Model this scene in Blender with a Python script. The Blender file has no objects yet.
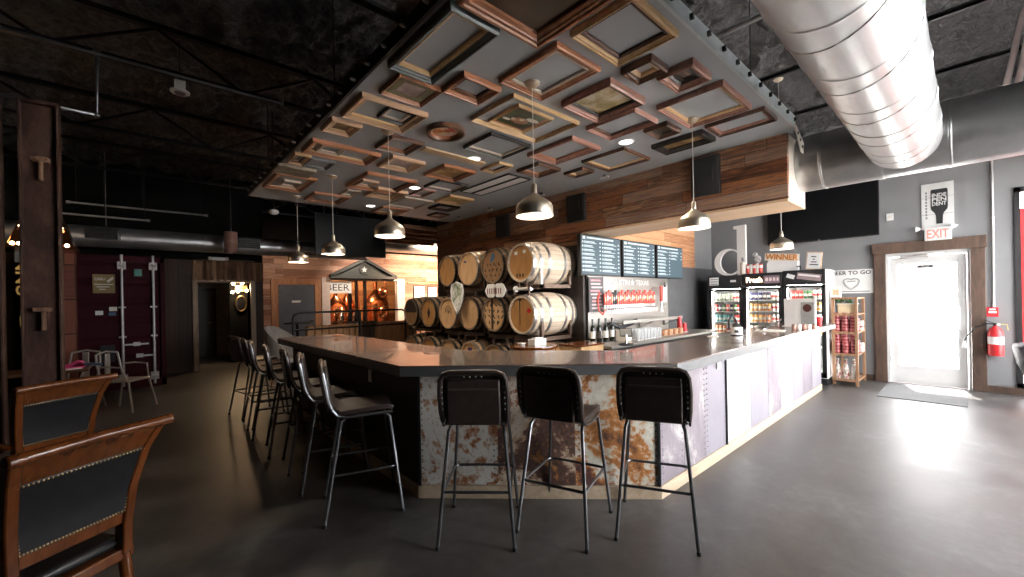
import bpy, math, random
from mathutils import Vector, Matrix, noise
random.seed(7)
SC = bpy.context.scene
COL = SC.collection
PI = math.pi
# ------------------------------------------------------------------ camera model (level camera with a slight roll, calibrated from the bar)
F, CX, CY, CH = 412.0, 512.0, 299.0, 1.53
ROLL = math.atan(16/828); AZ = math.radians(47.9)
FX, FY = math.cos(AZ), math.sin(AZ); RX, RY = math.sin(AZ), -math.cos(AZ)
def ray(px, py):
    a, b = px-CX, py-CY; c, s = math.cos(ROLL), math.sin(ROLL)
    u, v = (a*c-b*s)/F, (a*s+b*c)/F
    return Vector((FX+u*RX, FY+u*RY, -v))
def at(px, py, X=None, Y=None, Z=None):
    r = ray(px, py)
    t = X/r.x if X is not None else (Y/r.y if Y is not None else (Z-CH)/r.z)
    return Vector((t*r.x, t*r.y, CH+t*r.z))
cam = bpy.data.cameras.new('camera'); co = bpy.data.objects.new('camera', cam); COL.objects.link(co)
cam.sensor_width = 36; cam.lens = F/1024*36; cam.shift_y = (CY-288.5)/1024; cam.clip_start = .02; cam.clip_end = 200
fwd = Vector((FX, FY, 0)); right = Vector((RX, RY, 0)); up = Vector((0, 0, 1))
M3 = Matrix((right, up, -fwd)).transposed()
co.matrix_world = Matrix.Translation((0, 0, CH)) @ M3.to_4x4() @ Matrix.Rotation(-ROLL, 4, 'Z')
SC.camera = co
# ------------------------------------------------------------------ mesh builder
class MB:
    def __init__(s): s.v = []; s.f = []; s.m = []; s.mi = 0
    def add(s, vs, fs):
        o = len(s.v); s.v += [tuple(v) for v in vs]; s.f += [tuple(i+o for i in f) for f in fs]; s.m += [s.mi]*len(fs); return s
    def box(s, x0, y0, z0, x1, y1, z1):
        if x0 > x1: x0, x1 = x1, x0
        if y0 > y1: y0, y1 = y1, y0
        if z0 > z1: z0, z1 = z1, z0
        return s.add([(x0,y0,z0),(x1,y0,z0),(x1,y1,z0),(x0,y1,z0),(x0,y0,z1),(x1,y0,z1),(x1,y1,z1),(x0,y1,z1)],
                     [(0,3,2,1),(4,5,6,7),(0,1,5,4),(1,2,6,5),(2,3,7,6),(3,0,4,7)])
    def cbox(s, c, d, rz=0, rx=0, ry=0):
        M = Matrix.Translation(c) @ Matrix.Rotation(rz, 4, 'Z') @ Matrix.Rotation(ry, 4, 'Y') @ Matrix.Rotation(rx, 4, 'X')
        b = MB().box(-d[0]/2, -d[1]/2, -d[2]/2, d[0]/2, d[1]/2, d[2]/2)
        return s.add([M @ Vector(v) for v in b.v], b.f)
    def bar(s, p0, p1, w, h, upv=(0,0,1)):
        p0, p1 = Vector(p0), Vector(p1); d = (p1-p0).normalized(); u = Vector(upv)
        a = d.cross(u)
        if a.length < 1e-4: a = d.cross(Vector((1,0,0)))
        a.normalize(); b = a.cross(d)
        vs = [p+a*(sx*w/2)+b*(sy*h/2) for p in (p0, p1) for sx, sy in ((-1,-1),(1,-1),(1,1),(-1,1))]
        return s.add(vs, [(3,2,1,0),(4,5,6,7),(0,1,5,4),(1,2,6,5),(2,3,7,6),(3,0,4,7)])
    def tube(s, pts, r, n=8, closed=False, caps=True):
        pts = [Vector(p) for p in pts]; N = len(pts); rr = r if isinstance(r, (list, tuple)) else [r]*N
        prev = None; rings = []
        for i, p in enumerate(pts):
            if closed: d = pts[(i+1) % N]-pts[i-1]
            else: d = pts[min(i+1, N-1)]-pts[max(i-1, 0)]
            d.normalize()
            if prev is None:
                a = d.cross(Vector((0,0,1)))
                if a.length < 1e-3: a = d.cross(Vector((1,0,0)))
            else: a = prev-d*prev.dot(d)
            a.normalize(); prev = a; b = d.cross(a)
            rings.append([p+(a*math.cos(2*PI*k/n)+b*math.sin(2*PI*k/n))*rr[i] for k in range(n)])
        vs = [v for R in rings for v in R]; fs = []
        for i in range(N if closed else N-1):
            j = (i+1) % N
            for k in range(n): fs.append((i*n+k, i*n+(k+1) % n, j*n+(k+1) % n, j*n+k))
        if caps and not closed: fs += [tuple(range(n))[::-1], tuple(range((N-1)*n, N*n))]
        return s.add(vs, fs)
    def cyl(s, p0, p1, r, r1=None, n=20): return s.tube([p0, p1], [r, r if r1 is None else r1], n)
    def lathe(s, prof, c=(0,0,0), n=24, axis='Z', caps=False):
        c = Vector(c); vs = []; fs = []
        for r, h in prof:
            for k in range(n):
                a = 2*PI*k/n; x, y = r*math.cos(a), r*math.sin(a)
                vs.append(c+(Vector((x, y, h)) if axis == 'Z' else Vector((h, x, y)) if axis == 'X' else Vector((y, h, x))))
        for i in range(len(prof)-1):
            for k in range(n): fs.append((i*n+k, i*n+(k+1) % n, (i+1)*n+(k+1) % n, (i+1)*n+k))
        if caps: fs += [tuple(range(n))[::-1], tuple(range((len(prof)-1)*n, len(prof)*n))]
        return s.add(vs, fs)
    def prism(s, poly, h0, h1, plane='XY'):
        def P(a, b, h): return (a,b,h) if plane == 'XY' else (a,h,b) if plane == 'XZ' else (h,a,b)
        n = len(poly); vs = [P(a,b,h0) for a, b in poly]+[P(a,b,h1) for a, b in poly]
        fs = [tuple(range(n))[::-1], tuple(range(n, 2*n))]+[(i, (i+1) % n, n+(i+1) % n, n+i) for i in range(n)]
        return s.add(vs, fs)
    def ball(s, c, r, n=12, sc=(1,1,1)):
        pr = [(max(1e-4, r*math.sin(PI*i/(n//2+2))), -r*math.cos(PI*i/(n//2+2))) for i in range(n//2+3)]
        b = MB().lathe(pr, n=n); return s.add([(v[0]*sc[0]+c[0], v[1]*sc[1]+c[1], v[2]*sc[2]+c[2]) for v in b.v], b.f)
    def disc(s, c, r, axis='X', n=24, ry=None, t=.002):
        c = Vector(c); r2 = ry or r
        pl = {'X': 'YZ', 'Y': 'XZ', 'Z': 'XY'}[axis]; i = 'XYZ'.index(axis)
        o = [c[(1 if axis == 'X' else 0)], c[(1 if axis == 'Z' else 2)]]
        return s.prism([(o[0]+r*math.cos(2*PI*k/n), o[1]+r2*math.sin(2*PI*k/n)) for k in range(n)], c[i]-t/2, c[i]+t/2, pl)
    def text(s, body, M, size=.1, ext=.002, align='CENTER', bold=0, fit=None):
        cu = bpy.data.curves.new('t', 'FONT'); cu.body = body; cu.size = size; cu.extrude = ext; cu.align_x = align; cu.align_y = 'CENTER'; cu.offset = bold; cu.resolution_u = 2
        o = bpy.data.objects.new('t', cu); COL.objects.link(o); bpy.context.view_layer.update()
        me = bpy.data.meshes.new_from_object(o.evaluated_get(bpy.context.evaluated_depsgraph_get()))
        vs = [v.co.copy() for v in me.vertices]; fs = [tuple(p.vertices) for p in me.polygons]
        bpy.data.objects.remove(o); bpy.data.curves.remove(cu); bpy.data.meshes.remove(me)
        if fit and vs:
            xs = [v.x for v in vs]; ys = [v.y for v in vs]
            for v in vs:
                v.x = ((v.x-min(xs))/(max(xs)-min(xs))-.5)*fit[0]; v.y = ((v.y-min(ys))/(max(ys)-min(ys))-.5)*fit[1]
        return s.add([M @ v for v in vs], fs)
    def xf(s, M): s.v = [tuple(M @ Vector(v)) for v in s.v]; return s
    def build(s, name, mats, parent=None, bevel=0, ang=38, label=None, flat=False):
        me = bpy.data.meshes.new(name); me.from_pydata(s.v, [], s.f); me.validate(); me.update()
        if not isinstance(mats, (list, tuple)): mats = [mats]
        for m in mats: me.materials.append(m)
        if len(mats) > 1 and len(me.polygons) == len(s.m): me.polygons.foreach_set('material_index', s.m)
        if not flat:
            me.polygons.foreach_set('use_smooth', [True]*len(me.polygons)); me.set_sharp_from_angle(angle=math.radians(ang))
        o = bpy.data.objects.new(name, me); COL.objects.link(o)
        if parent: o.parent = parent
        if bevel:
            b = o.modifiers.new('bevel', 'BEVEL'); b.width = bevel; b.segments = 2; b.limit_method = 'ANGLE'; b.angle_limit = math.radians(40)
        if label: o['label'] = label
        return o
def tag(o, label, cat, group=None, kind=None):
    o['label'] = label; o['category'] = cat
    if group: o['group'] = group
    if kind: o['kind'] = kind
    return o
def thing(name, label, cat, loc=(0,0,0), rz=0, group=None):
    o = bpy.data.objects.new(name, None); COL.objects.link(o); o.empty_display_size = .1
    o.location = loc; o.rotation_euler = (0, 0, rz); return tag(o, label, cat, group)
def struct(o): o['kind'] = 'structure'; return o
def dup(o, loc=None, rz=None, label=None, parent=None):
    c = o.copy(); COL.objects.link(c)
    if parent: c.parent = parent
    if loc is not None: c.location = loc
    if rz is not None: c.rotation_euler = (0, 0, rz)
    if label: c['label'] = label
    for ch in list(o.children): dup(ch, parent=c)
    return c
ORD = ['first','second','third','fourth','fifth','sixth','seventh','eighth','ninth','tenth','eleventh','twelfth','thirteenth','fourteenth','fifteenth','sixteenth','seventeenth','eighteenth','nineteenth','twentieth']
def YZ(x, y, z, flip=False):   # text on a wall facing -X (reader looks along +X): text right = -Y, up = Z
    return Matrix.Translation((x, y, z)) @ Matrix(((0,0,-1,0),(-1,0,0,0),(0,1,0,0),(0,0,0,1)))
def XZ(x, y, z):               # text on a wall facing -Y: right = +X, up = Z
    return Matrix.Translation((x, y, z)) @ Matrix(((1,0,0,0),(0,0,-1,0),(0,1,0,0),(0,0,0,1)))
# ------------------------------------------------------------------ materials
class G:
    def __init__(s, name):
        s.m = bpy.data.materials.new(name); s.m.use_nodes = True; s.t = s.m.node_tree; s.b = s.t.nodes['Principled BSDF']
    def n(s, typ, **k):
        nd = s.t.nodes.new(typ)
        for a, v in k.items():
            if a.startswith('i_'): nd.inputs[int(a[2:])].default_value = v
            else: setattr(nd, a, v)
        return nd
    def l(s, a, b): s.t.links.new(a, b)
    def math(s, op, a, b=None):
        nd = s.n('ShaderNodeMath', operation=op)
        for i, x in enumerate((a, b)):
            if x is None: continue
            if isinstance(x, (int, float)): nd.inputs[i].default_value = x
            else: s.l(x, nd.inputs[i])
        return nd.outputs[0]
    def ramp(s, fac, stops):
        r = s.n('ShaderNodeValToRGB'); e = r.color_ramp.elements
        while len(e) < len(stops): e.new(.5)
        for el, (p, c) in zip(e, stops): el.position = p; el.color = (*c, 1)
        s.l(fac, r.inputs[0]); return r.outputs[0]
    def coords(s, scale=(1,1,1), obj=True):
        tc = s.n('ShaderNodeTexCoord'); mp = s.n('ShaderNodeMapping'); mp.inputs['Scale'].default_value = scale
        s.l(tc.outputs['Object' if obj else 'Generated'], mp.inputs[0]); return mp.outputs[0]
    def noise(s, co, scale, det=4, rough=.55, dist=0):
        nd = s.n('ShaderNodeTexNoise'); nd.inputs['Scale'].default_value = scale; nd.inputs['Detail'].default_value = det
        nd.inputs['Roughness'].default_value = rough; nd.inputs['Distortion'].default_value = dist; s.l(co, nd.inputs['Vector']); return nd.outputs[0]
    def mix(s, fac, a, b, typ='MIX'):
        nd = s.n('ShaderNodeMix', data_type='RGBA', blend_type=typ)
        for i, x in ((0, fac), (6, a), (7, b)):
            if isinstance(x, (int, float)): nd.inputs[i].default_value = x
            elif isinstance(x, tuple): nd.inputs[i].default_value = (*x, 1)
            else: s.l(x, nd.inputs[i])
        return nd.outputs[2]
    def bump(s, h, st=.3, dist=.02):
        b = s.n('ShaderNodeBump'); b.inputs['Strength'].default_value = st; b.inputs['Distance'].default_value = dist
        s.l(h, b.inputs['Height']); s.l(b.outputs[0], s.b.inputs['Normal'])
    def set(s, **k):
        for a, v in k.items():
            i = s.b.inputs[{'col': 'Base Color', 'rough': 'Roughness', 'metal': 'Metallic', 'emc': 'Emission Color', 'em': 'Emission Strength', 'spec': 'Specular IOR Level', 'coat': 'Coat Weight', 'alpha': 'Alpha', 'trans': 'Transmission Weight', 'ior': 'IOR'}[a]]
            if isinstance(v, (int, float)): i.default_value = v
            elif isinstance(v, tuple): i.default_value = (*v, 1)
            else: s.l(v, i)
        return s
def plain(name, col, rough=.5, metal=0, var=.12, scale=8, bump=0, **k):
    g = G(name); co = g.coords(); nz = g.noise(co, scale, 5)
    lo = tuple(c*(1-var) for c in col); hi = tuple(min(1, c*(1+var)) for c in col)
    g.set(col=g.ramp(nz, [(.3, lo), (.7, hi)]), rough=rough, metal=metal, **k)
    if bump: g.bump(g.noise(co, scale*6, 5), bump, .005)
    return g.m
def emis(name, col, st):
    g = G(name); g.set(col=col, emc=col, em=st, rough=.6); return g.m
def planks(name, u, pal, h=.14, L=1.7, rough=.65, v='Z', gap=.03, streak=1.0, bump=.35):
    g = G(name); tc = g.n('ShaderNodeTexCoord'); sp = g.n('ShaderNodeSeparateXYZ'); g.l(tc.outputs['Object'], sp.inputs[0])
    U, V = sp.outputs['XYZ'.index(u)], sp.outputs['XYZ'.index(v)]
    vr = g.math('DIVIDE', V, h); row = g.math('FLOOR', vr); fr = g.math('FRACT', vr)
    wn = g.n('ShaderNodeTexWhiteNoise', noise_dimensions='1D'); g.l(row, wn.inputs['W'])
    ur = g.math('ADD', g.math('DIVIDE', U, L), g.math('MULTIPLY', wn.outputs[0], 7.3)); idx = g.math('FLOOR', ur); fu = g.math('FRACT', ur)
    cb = g.n('ShaderNodeCombineXYZ'); g.l(row, cb.inputs[0]); g.l(idx, cb.inputs[1])
    w2 = g.n('ShaderNodeTexWhiteNoise', noise_dimensions='2D'); g.l(cb.outputs[0], w2.inputs['Vector'])
    st = g.n('ShaderNodeCombineXYZ'); g.l(g.math('ADD', g.math('MULTIPLY', U, 1.6), g.math('MULTIPLY', w2.outputs[0], 37)), st.inputs[0]); g.l(g.math('MULTIPLY', V, 30), st.inputs[1]); g.l(g.math('MULTIPLY', row, 3.1), st.inputs[2])
    nz = g.noise(st.outputs[0], 1.4, 9, .72, 1.0)
    fac = g.math('ADD', g.math('MULTIPLY', w2.outputs[0], .75), g.math('MULTIPLY', g.math('SUBTRACT', nz, .5), .9*streak))
    fac = g.math('ADD', fac, .12)
    c = g.ramp(fac, [(i/(len(pal)-1), p) for i, p in enumerate(pal)])
    g1 = g.math('MAXIMUM', g.math('LESS_THAN', fr, gap), g.math('LESS_THAN', fu, gap*h/L))
    c = g.mix(g1, c, (.012, .008, .006)); g.set(col=c, rough=rough, spec=.3)
    g.bump(g.math('SUBTRACT', g.math('MULTIPLY', nz, .5), g1), bump, .01); return g.m
def wood(name, c1, c2, axis='X', rough=.4, sc=6, coat=0, bump=.1):
    g = G(name); s = {'X': (1, 9, 9), 'Y': (9, 1, 9), 'Z': (9, 9, 1)}[axis]; co = g.coords(s)
    nz = g.noise(co, sc/3, 6, .6, 1.2); g.set(col=g.ramp(nz, [(.3, c1), (.7, c2)]), rough=rough, coat=coat); g.bump(nz, bump, .004); return g.m
def patina(name, stops, scale=2.2, rough=.55, metal=.25, stretch=(1,1,1), det=9, dist=.7):
    g = G(name); co = g.coords(stretch); a = g.noise(co, scale, det, .62, dist); b = g.noise(co, scale*14, 5, .7)
    f = g.math('ADD', g.math('MULTIPLY', a, .8), g.math('MULTIPLY', b, .22)); g.set(col=g.ramp(f, stops), rough=rough, metal=metal); g.bump(b, .12, .004); return g.m
def glass(name, tint=(1,1,1), refl=.5):
    g = G(name); t = g.t; out = t.nodes['Material Output']; t.nodes.remove(g.b)
    a = g.n('ShaderNodeBsdfTransparent'); a.inputs[0].default_value = (*tint, 1); b = g.n('ShaderNodeBsdfGlossy'); b.inputs['Roughness'].default_value = .02
    fr = g.n('ShaderNodeFresnel'); fr.inputs[0].default_value = 1.45; mx = g.n('ShaderNodeMixShader')
    g.l(g.math('MULTIPLY', fr.outputs[0], refl), mx.inputs[0]); g.l(a.outputs[0], mx.inputs[1]); g.l(b.outputs[0], mx.inputs[2]); g.l(mx.outputs[0], out.inputs[0]); return g.m

def concrete():
    g = G('polished_concrete'); co = g.coords(); a = g.noise(co, .9, 8, .62, .5); b = g.noise(co, 9, 6, .7); f = g.math('ADD', g.math('MULTIPLY', a, .7), g.math('MULTIPLY', b, .3))
    c = g.ramp(f, [(.36, (.025, .022, .021)), (.48, (.058, .051, .047)), (.54, (.075, .07, .066)), (.64, (.125, .121, .118))]); g.set(col=c, rough=g.math('ADD', g.math('MULTIPLY', f, .5), .2), spec=.7); g.bump(g.math('ADD', b, a), .08, .006); return g.m
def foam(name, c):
    g = G(name); co = g.coords(); a = g.noise(co, 7, 8, .7, .8); b = g.noise(co, 22, 5, .7); g.set(col=g.ramp(g.math('ADD', g.math('MULTIPLY', g.noise(co, 9, 9, .78, .3), .75), g.math('MULTIPLY', b, .25)), [(.4, tuple(x*.12 for x in c)), (.5, tuple(x*.7 for x in c)), (.62, tuple(x*1.9 for x in c))]), rough=.42, spec=.9); g.bump(g.math('ADD', a, g.math('MULTIPLY', b, .4)), 1.0, .16); return g.m  # colour noise paints in highlights and shaded hollows of the rough relief
def barrel_wood(name, c1, c2, charred=None):
    g = G(name); tc = g.n('ShaderNodeTexCoord'); sp = g.n('ShaderNodeSeparateXYZ'); g.l(tc.outputs['Object'], sp.inputs[0])
    an = g.math('ARCTAN2', sp.outputs[2], sp.outputs[1]); k = g.math('FLOOR', g.math('MULTIPLY', an, 4.3)); fr = g.math('FRACT', g.math('MULTIPLY', an, 4.3))
    wn = g.n('ShaderNodeTexWhiteNoise', noise_dimensions='1D'); g.l(k, wn.inputs['W'])
    nz = g.noise(g.coords((2, 14, 14)), 1.2, 6, .6, .5); f = g.math('ADD', g.math('MULTIPLY', wn.outputs[0], .45), g.math('MULTIPLY', nz, .6))
    c = g.mix(g.math('LESS_THAN', fr, .05), g.ramp(f, [(.2, c1), (.8, c2)]), tuple(x*.35 for x in c1)); g.set(col=c, rough=.6); return g.m
def head_wood(name, c1, c2):
    g = G(name); co = g.coords((3, 12, 1.6)); a = g.noise(co, 1.3, 6, .6, .8); b = g.noise(g.coords(), 5, 5, .6)
    g.set(col=g.mix(g.math('MULTIPLY', b, .6), g.ramp(a, [(.3, c1), (.7, c2)]), tuple(x*.6 for x in c1)), rough=.55); return g.m
def paint(name, stops, scale=3, det=7, stretch=(1,1,1)):
    g = G(name); co = g.coords(stretch); g.set(col=g.ramp(g.noise(co, scale, det, .6, .6), stops), rough=.35, coat=.2); return g.m
M = {}
M['floor'] = concrete()
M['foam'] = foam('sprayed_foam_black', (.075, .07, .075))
M['black'] = plain('black_paint', (.012, .012, .013), .45)
M['blackwall'] = plain('matt_black_wall', (.008, .008, .008), .95, spec=.05)
M['long_duct'] = plain('lit_galvanised_duct', (.66, .67, .68), .4, .9, .12, 4)  # base colour brightened in place of light falling on the ducts
M['blackmetal'] = plain('black_metal', (.018, .018, .02), .35, .6)
M['steel_dark'] = plain('dark_steel', (.05, .052, .055), .35, .8)
M['tubing'] = plain('brushed_dark_tubing', (.2, .205, .215), .28, .9)
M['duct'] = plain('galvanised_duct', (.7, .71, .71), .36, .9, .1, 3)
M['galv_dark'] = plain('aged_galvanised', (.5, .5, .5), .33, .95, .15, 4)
M['grey_wall'] = plain('grey_wall_paint', (.2, .2, .205), .7, 0, .05, 2)
M['grey_panel'] = plain('grey_ceiling_panel', (.39, .405, .42), .55, 0, .05, 2)
M['counter'] = wood('counter_stained_wood', (.085, .062, .052), (.14, .105, .088), 'X', .24, 4, .25)
M['counter_edge'] = plain('counter_edge_steel', (.12, .125, .13), .4, .5)
M['leather'] = plain('dark_leather', (.038, .026, .022), .36, 0, .2, 20, .12)
M['leather_black'] = plain('black_leather', (.012, .012, .014), .38, 0, .2, 18, .1)
M['chair_wood'] = wood('polished_chair_wood', (.085, .022, .005), (.17, .052, .013), 'Z', .17, 6, .5)
M['brass'] = plain('brass_nail', (.42, .3, .15), .35, 1)
M['lampmetal'] = plain('champagne_lamp_metal', (.86, .77, .62), .38, 1, .05)
M['white'] = plain('white_paint', (.8, .79, .77), .5, 0, .03)
M['cream'] = plain('cream_paint', (.75, .7, .62), .55, 0, .05)
M['whitelight'] = emis('ceiling_light_lens', (1, .97, .92), 6)
M['bulb'] = emis('warm_bulb', (1, .75, .45), 12)
M['lamp_inner'] = plain('white_enamel_lamp_inside', (.85, .8, .76), .4)
M['header'] = planks('reclaimed_wood_header', 'Y', [(.035,.016,.009), (.14,.052,.024), (.36,.14,.055), (.1,.06,.045), (.48,.24,.12), (.24,.18,.15), (.26,.09,.035)], .132, 1.15, streak=1.5)
M['backwood'] = planks('reclaimed_wood_wall', 'X', [(.08,.035,.02), (.35,.17,.11), (.55,.34,.25), (.2,.09,.055), (.66,.48,.38)], .15, 1.6)
M['backwood_b'] = planks('reclaimed_wood_over_taps', 'X', [(.2,.08,.035), (.45,.22,.11), (.55,.32,.18), (.28,.11,.05), (.5,.28,.15)], .16, 1.9)
M['soffit'] = planks('pale_soffit_boards', 'Y', [(.6,.36,.2), (.72,.5,.32), (.64,.42,.26)], .3, 2.5, .5, 'X', .008, .4)
M['darkplank'] = planks('dark_plank_wall', 'Z', [(.02,.012,.008), (.06,.03,.018), (.035,.02,.014), (.09,.04,.02)], .16, 2.2, .6, 'X')
M['cladding'] = plain('dark_wall_boards', (.03, .022, .018), .5)
M['rustframe'] = patina('weathered_door_trim', [(.3, (.03,.015,.01)), (.55, (.075,.042,.027)), (.75, (.13,.078,.05))], 3, .7, 0, (6,6,1))
M['kick'] = wood('pale_kick_board', (.37, .27, .18), (.49, .39, .28), 'X', .55)
M['rust_a'] = patina('rusted_sheet_mottled', [(.4, (.05,.02,.012)), (.46, (.33,.11,.035)), (.49, (.46,.3,.2)), (.515, (.7,.68,.63)), (.555, (.62,.6,.55)), (.58, (.36,.14,.05)), (.61, (.1,.045,.028)), (.65, (.5,.45,.38))], 1.35, .55, .15)
M['rust_b'] = patina('rusted_sheet_brown', [(.38, (.05,.025,.018)), (.44, (.3,.11,.04)), (.475, (.66,.6,.52)), (.53, (.5,.36,.24)), (.56, (.16,.08,.06)), (.61, (.06,.035,.03)), (.66, (.5,.22,.07))], 1.7, .55, .15)
M['rust_c'] = patina('rusted_sheet_orange', [(.38, (.06,.028,.03)), (.47, (.12,.05,.045)), (.5, (.5,.19,.04)), (.53, (.74,.72,.64)), (.58, (.6,.54,.44)), (.6, (.5,.2,.05)), (.66, (.1,.045,.035))], 1.1, .55, .15)
M['zinc_a'] = patina('lilac_grey_sheet', [(.35, (.15,.125,.145)), (.55, (.22,.19,.21)), (.63, (.42,.39,.38)), (.75, (.45,.33,.29))], 2.0, .5, .2, (1,1,.6))
M['zinc_b'] = patina('plain_grey_sheet', [(.3, (.19,.175,.2)), (.7, (.27,.25,.28))], 1.5, .5, .25, (1,1,.3))
M['zinc_c'] = patina('white_worn_sheet', [(.3, (.4,.38,.38)), (.6, (.55,.54,.52)), (.75, (.36,.32,.33))], 1.8, .5, .1, (1,1,.4))
M['container'] = plain('oxblood_container_paint', (.036, .003, .007), .75, 0, .25, 3, spec=.2)
M['galvrod'] = plain('pale_locking_rod', (.55, .53, .52), .4, .5)
M['rustpost'] = patina('rusty_steel_channel', [(.38, (.022,.01,.007)), (.5, (.065,.028,.018)), (.62, (.11,.06,.045))], 3, .65, .2, (1,1,.4))
M['corr'] = patina('rusty_corrugated_sheet', [(.35, (.08,.045,.03)), (.5, (.24,.13,.075)), (.65, (.42,.27,.17))], 2, .5, .2, (4,1,.5))
M['stainless'] = plain('stainless_panel', (.42, .4, .37), .36, .85, .1, 1.5)
M['screen'] = emis('menu_screen_glow', (.035, .06, .075), .8)
M['screen_text'] = emis('menu_screen_lines', (.45, .52, .54), .55)
M['tvscreen'] = plain('dark_tv_screen', (.006, .006, .007), .3, spec=.25)
M['red'] = plain('red_paint', (.5, .02, .025), .35)
M['redtap'] = plain('red_tap_handle', (.6, .07, .05), .3)
M['pink'] = plain('pink_cloth', (.7, .09, .28), .8)
M['chrome'] = plain('chrome', (.75, .75, .75), .12, 1)
M['copper'] = plain('polished_copper', (.72, .3, .14), .2, 1)
M['fabric_grey'] = plain('grey_upholstery', (.22, .2, .18), .85)
M['navy'] = plain('dark_blue_leather', (.012, .016, .022), .5)
M['mat'] = plain('grey_floor_mat', (.16, .16, .16), .95, 0, .3, 60, .4)
M['alu'] = plain('white_door_aluminium', (.72, .72, .71), .4, .2, .04)
M['glass'] = glass('clear_glass')
M['greydoor'] = plain('blue_grey_door_paint', (.085, .095, .115), .5)
M['paperwhite'] = plain('paper_white', (.78, .77, .75), .7, 0, .03)
M['ink'] = plain('black_ink', (.015, .015, .016), .6)
M['frame_copper'] = wood('copper_brown_frame', (.2, .07, .03), (.42, .18, .085), 'X', .35)
M['frame_gold'] = wood('gold_frame', (.5, .3, .13), (.72, .5, .28), 'X', .32)
M['frame_tan'] = wood('tan_wood_frame', (.5, .3, .17), (.68, .46, .3), 'X', .45)
M['frame_brown'] = wood('dark_brown_frame', (.05, .022, .013), (.12, .055, .03), 'X', .35)
M['frame_black'] = plain('black_frame', (.016, .013, .012), .35)
M['frame_teal'] = plain('teal_grey_frame', (.07, .09, .09), .45)
M['frame_grey'] = plain('speckled_grey_frame', (.16, .165, .17), .5, 0, .5, 60)
M['frame_cream'] = plain('cream_frame', (.62, .52, .42), .45)
M['frame_rose'] = wood('rose_wood_frame', (.2, .085, .06), (.38, .2, .15), 'X', .35)
M['clip'] = plain('bright_metal_clip', (.6, .6, .6), .3, 1)
M['hoop'] = plain('galvanised_hoop', (.5, .5, .49), .35, .9)
M['hoop_black'] = plain('black_iron_hoop', (.03, .028, .027), .45, .7)
M['stave_pale'] = barrel_wood('pale_oak_staves', (.5, .38, .27), (.7, .58, .46))
M['stave_dark'] = barrel_wood('weathered_oak_staves', (.12, .075, .045), (.3, .2, .12))
M['stave_mid'] = barrel_wood('brown_oak_staves', (.36, .2, .1), (.55, .36, .2))
M['head_a'] = head_wood('barrel_head_amber', (.4, .18, .05), (.58, .31, .11))
M['head_b'] = head_wood('barrel_head_pale', (.64, .37, .17), (.78, .52, .29))
M['head_c'] = head_wood('barrel_head_brown', (.26, .13, .055), (.4, .22, .1))
M['charmark'] = plain('charred_mark', (.035, .022, .016), .7)
M['green'] = plain('green_leaf', (.06, .14, .05), .6, 0, .4, 20)
M['bottle'] = plain('dark_bottle_glass', (.012, .014, .01), .1)
M['drink'] = plain('tumbler_glass', (.72, .74, .74), .15, alpha=.45)
M['shelf_wood'] = wood('shelf_pine_stain', (.2, .1, .05), (.36, .2, .11), 'Z', .5)
M['bluemark'] = plain('blue_mark', (.06, .12, .2), .5); M['tealmark'] = plain('teal_sticker', (.08, .26, .22), .5)
M['chair_dark'] = wood('dark_table_wood', (.06, .025, .012), (.12, .05, .02), 'X', .3)
M['slate'] = plain('grey_green_pediment', (.045, .045, .04), .6)
M['sky_sheet'] = plain('pale_street_paving', (.75, .73, .7), .8)
M['bld'] = plain('pale_building_outside', (.75, .68, .66), .8)
# ================================================================== ROOM SHELL
XW, YB, YF, XL, ZC = 9.42, 13.6, -1.4, -6.0, 4.5
def slab(name, m, *b): return struct(MB().box(*b).build(name, m, flat=True))
slab('floor', M['floor'], XL-.1, YF-.1, -.12, XW+.25, YB+4, 0)
# ceiling: sprayed foam on the deck, real relief
mb = MB(); nx, ny = 300, 300; x0, x1, y0, y1 = XL-.1, XW+.2, YF-.1, YB+.1
vs = []
for j in range(ny+1):
    for i in range(nx+1):
        x = x0+(x1-x0)*i/nx; y = y0+(y1-y0)*j/ny
        vs.append((x, y, ZC+.05+.08*noise.noise(Vector((x*3.1, y*3.1, 0)))+.1*noise.noise(Vector((x*6, y*6, 3)))+.06*noise.noise(Vector((x*17, y*17, 5)))))
mb.add(vs, [(j*(nx+1)+i, (j+1)*(nx+1)+i, (j+1)*(nx+1)+i+1, j*(nx+1)+i+1) for j in range(ny) for i in range(nx)])
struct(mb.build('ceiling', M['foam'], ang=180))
slab('ceiling', M['black'], XL-.2, YF-.2, ZC+.25, XW+.4, YB+.2, ZC+.35)
slab('wall_left', M['cladding'], XL-.15, YF-.1, 0, XL, YB+4, ZC+.3)
# exit wall (faces -X): door opening Y 0..0.92, window opening Y -1.3..-.5
DY0, DY1, DZ = -.03, .93, 2.17
slab('wall_right', M['grey_wall'], XW, DY1, 0, XW+.2, 3.95, ZC+.3)
slab('wall_right', M['grey_wall'], XW, DY0, DZ, XW+.2, DY1, ZC+.3)
slab('wall_right', M['grey_wall'], XW, -.46, 0, XW+.2, DY0, ZC+.3)
slab('wall_right', M['grey_wall'], XW, YF, 3.0, XW+.2, -.46, ZC+.3)
slab('wall_right', M['cladding'], XW, 3.95, 0, XW+.2, YB+.2, ZC+.3)
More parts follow.
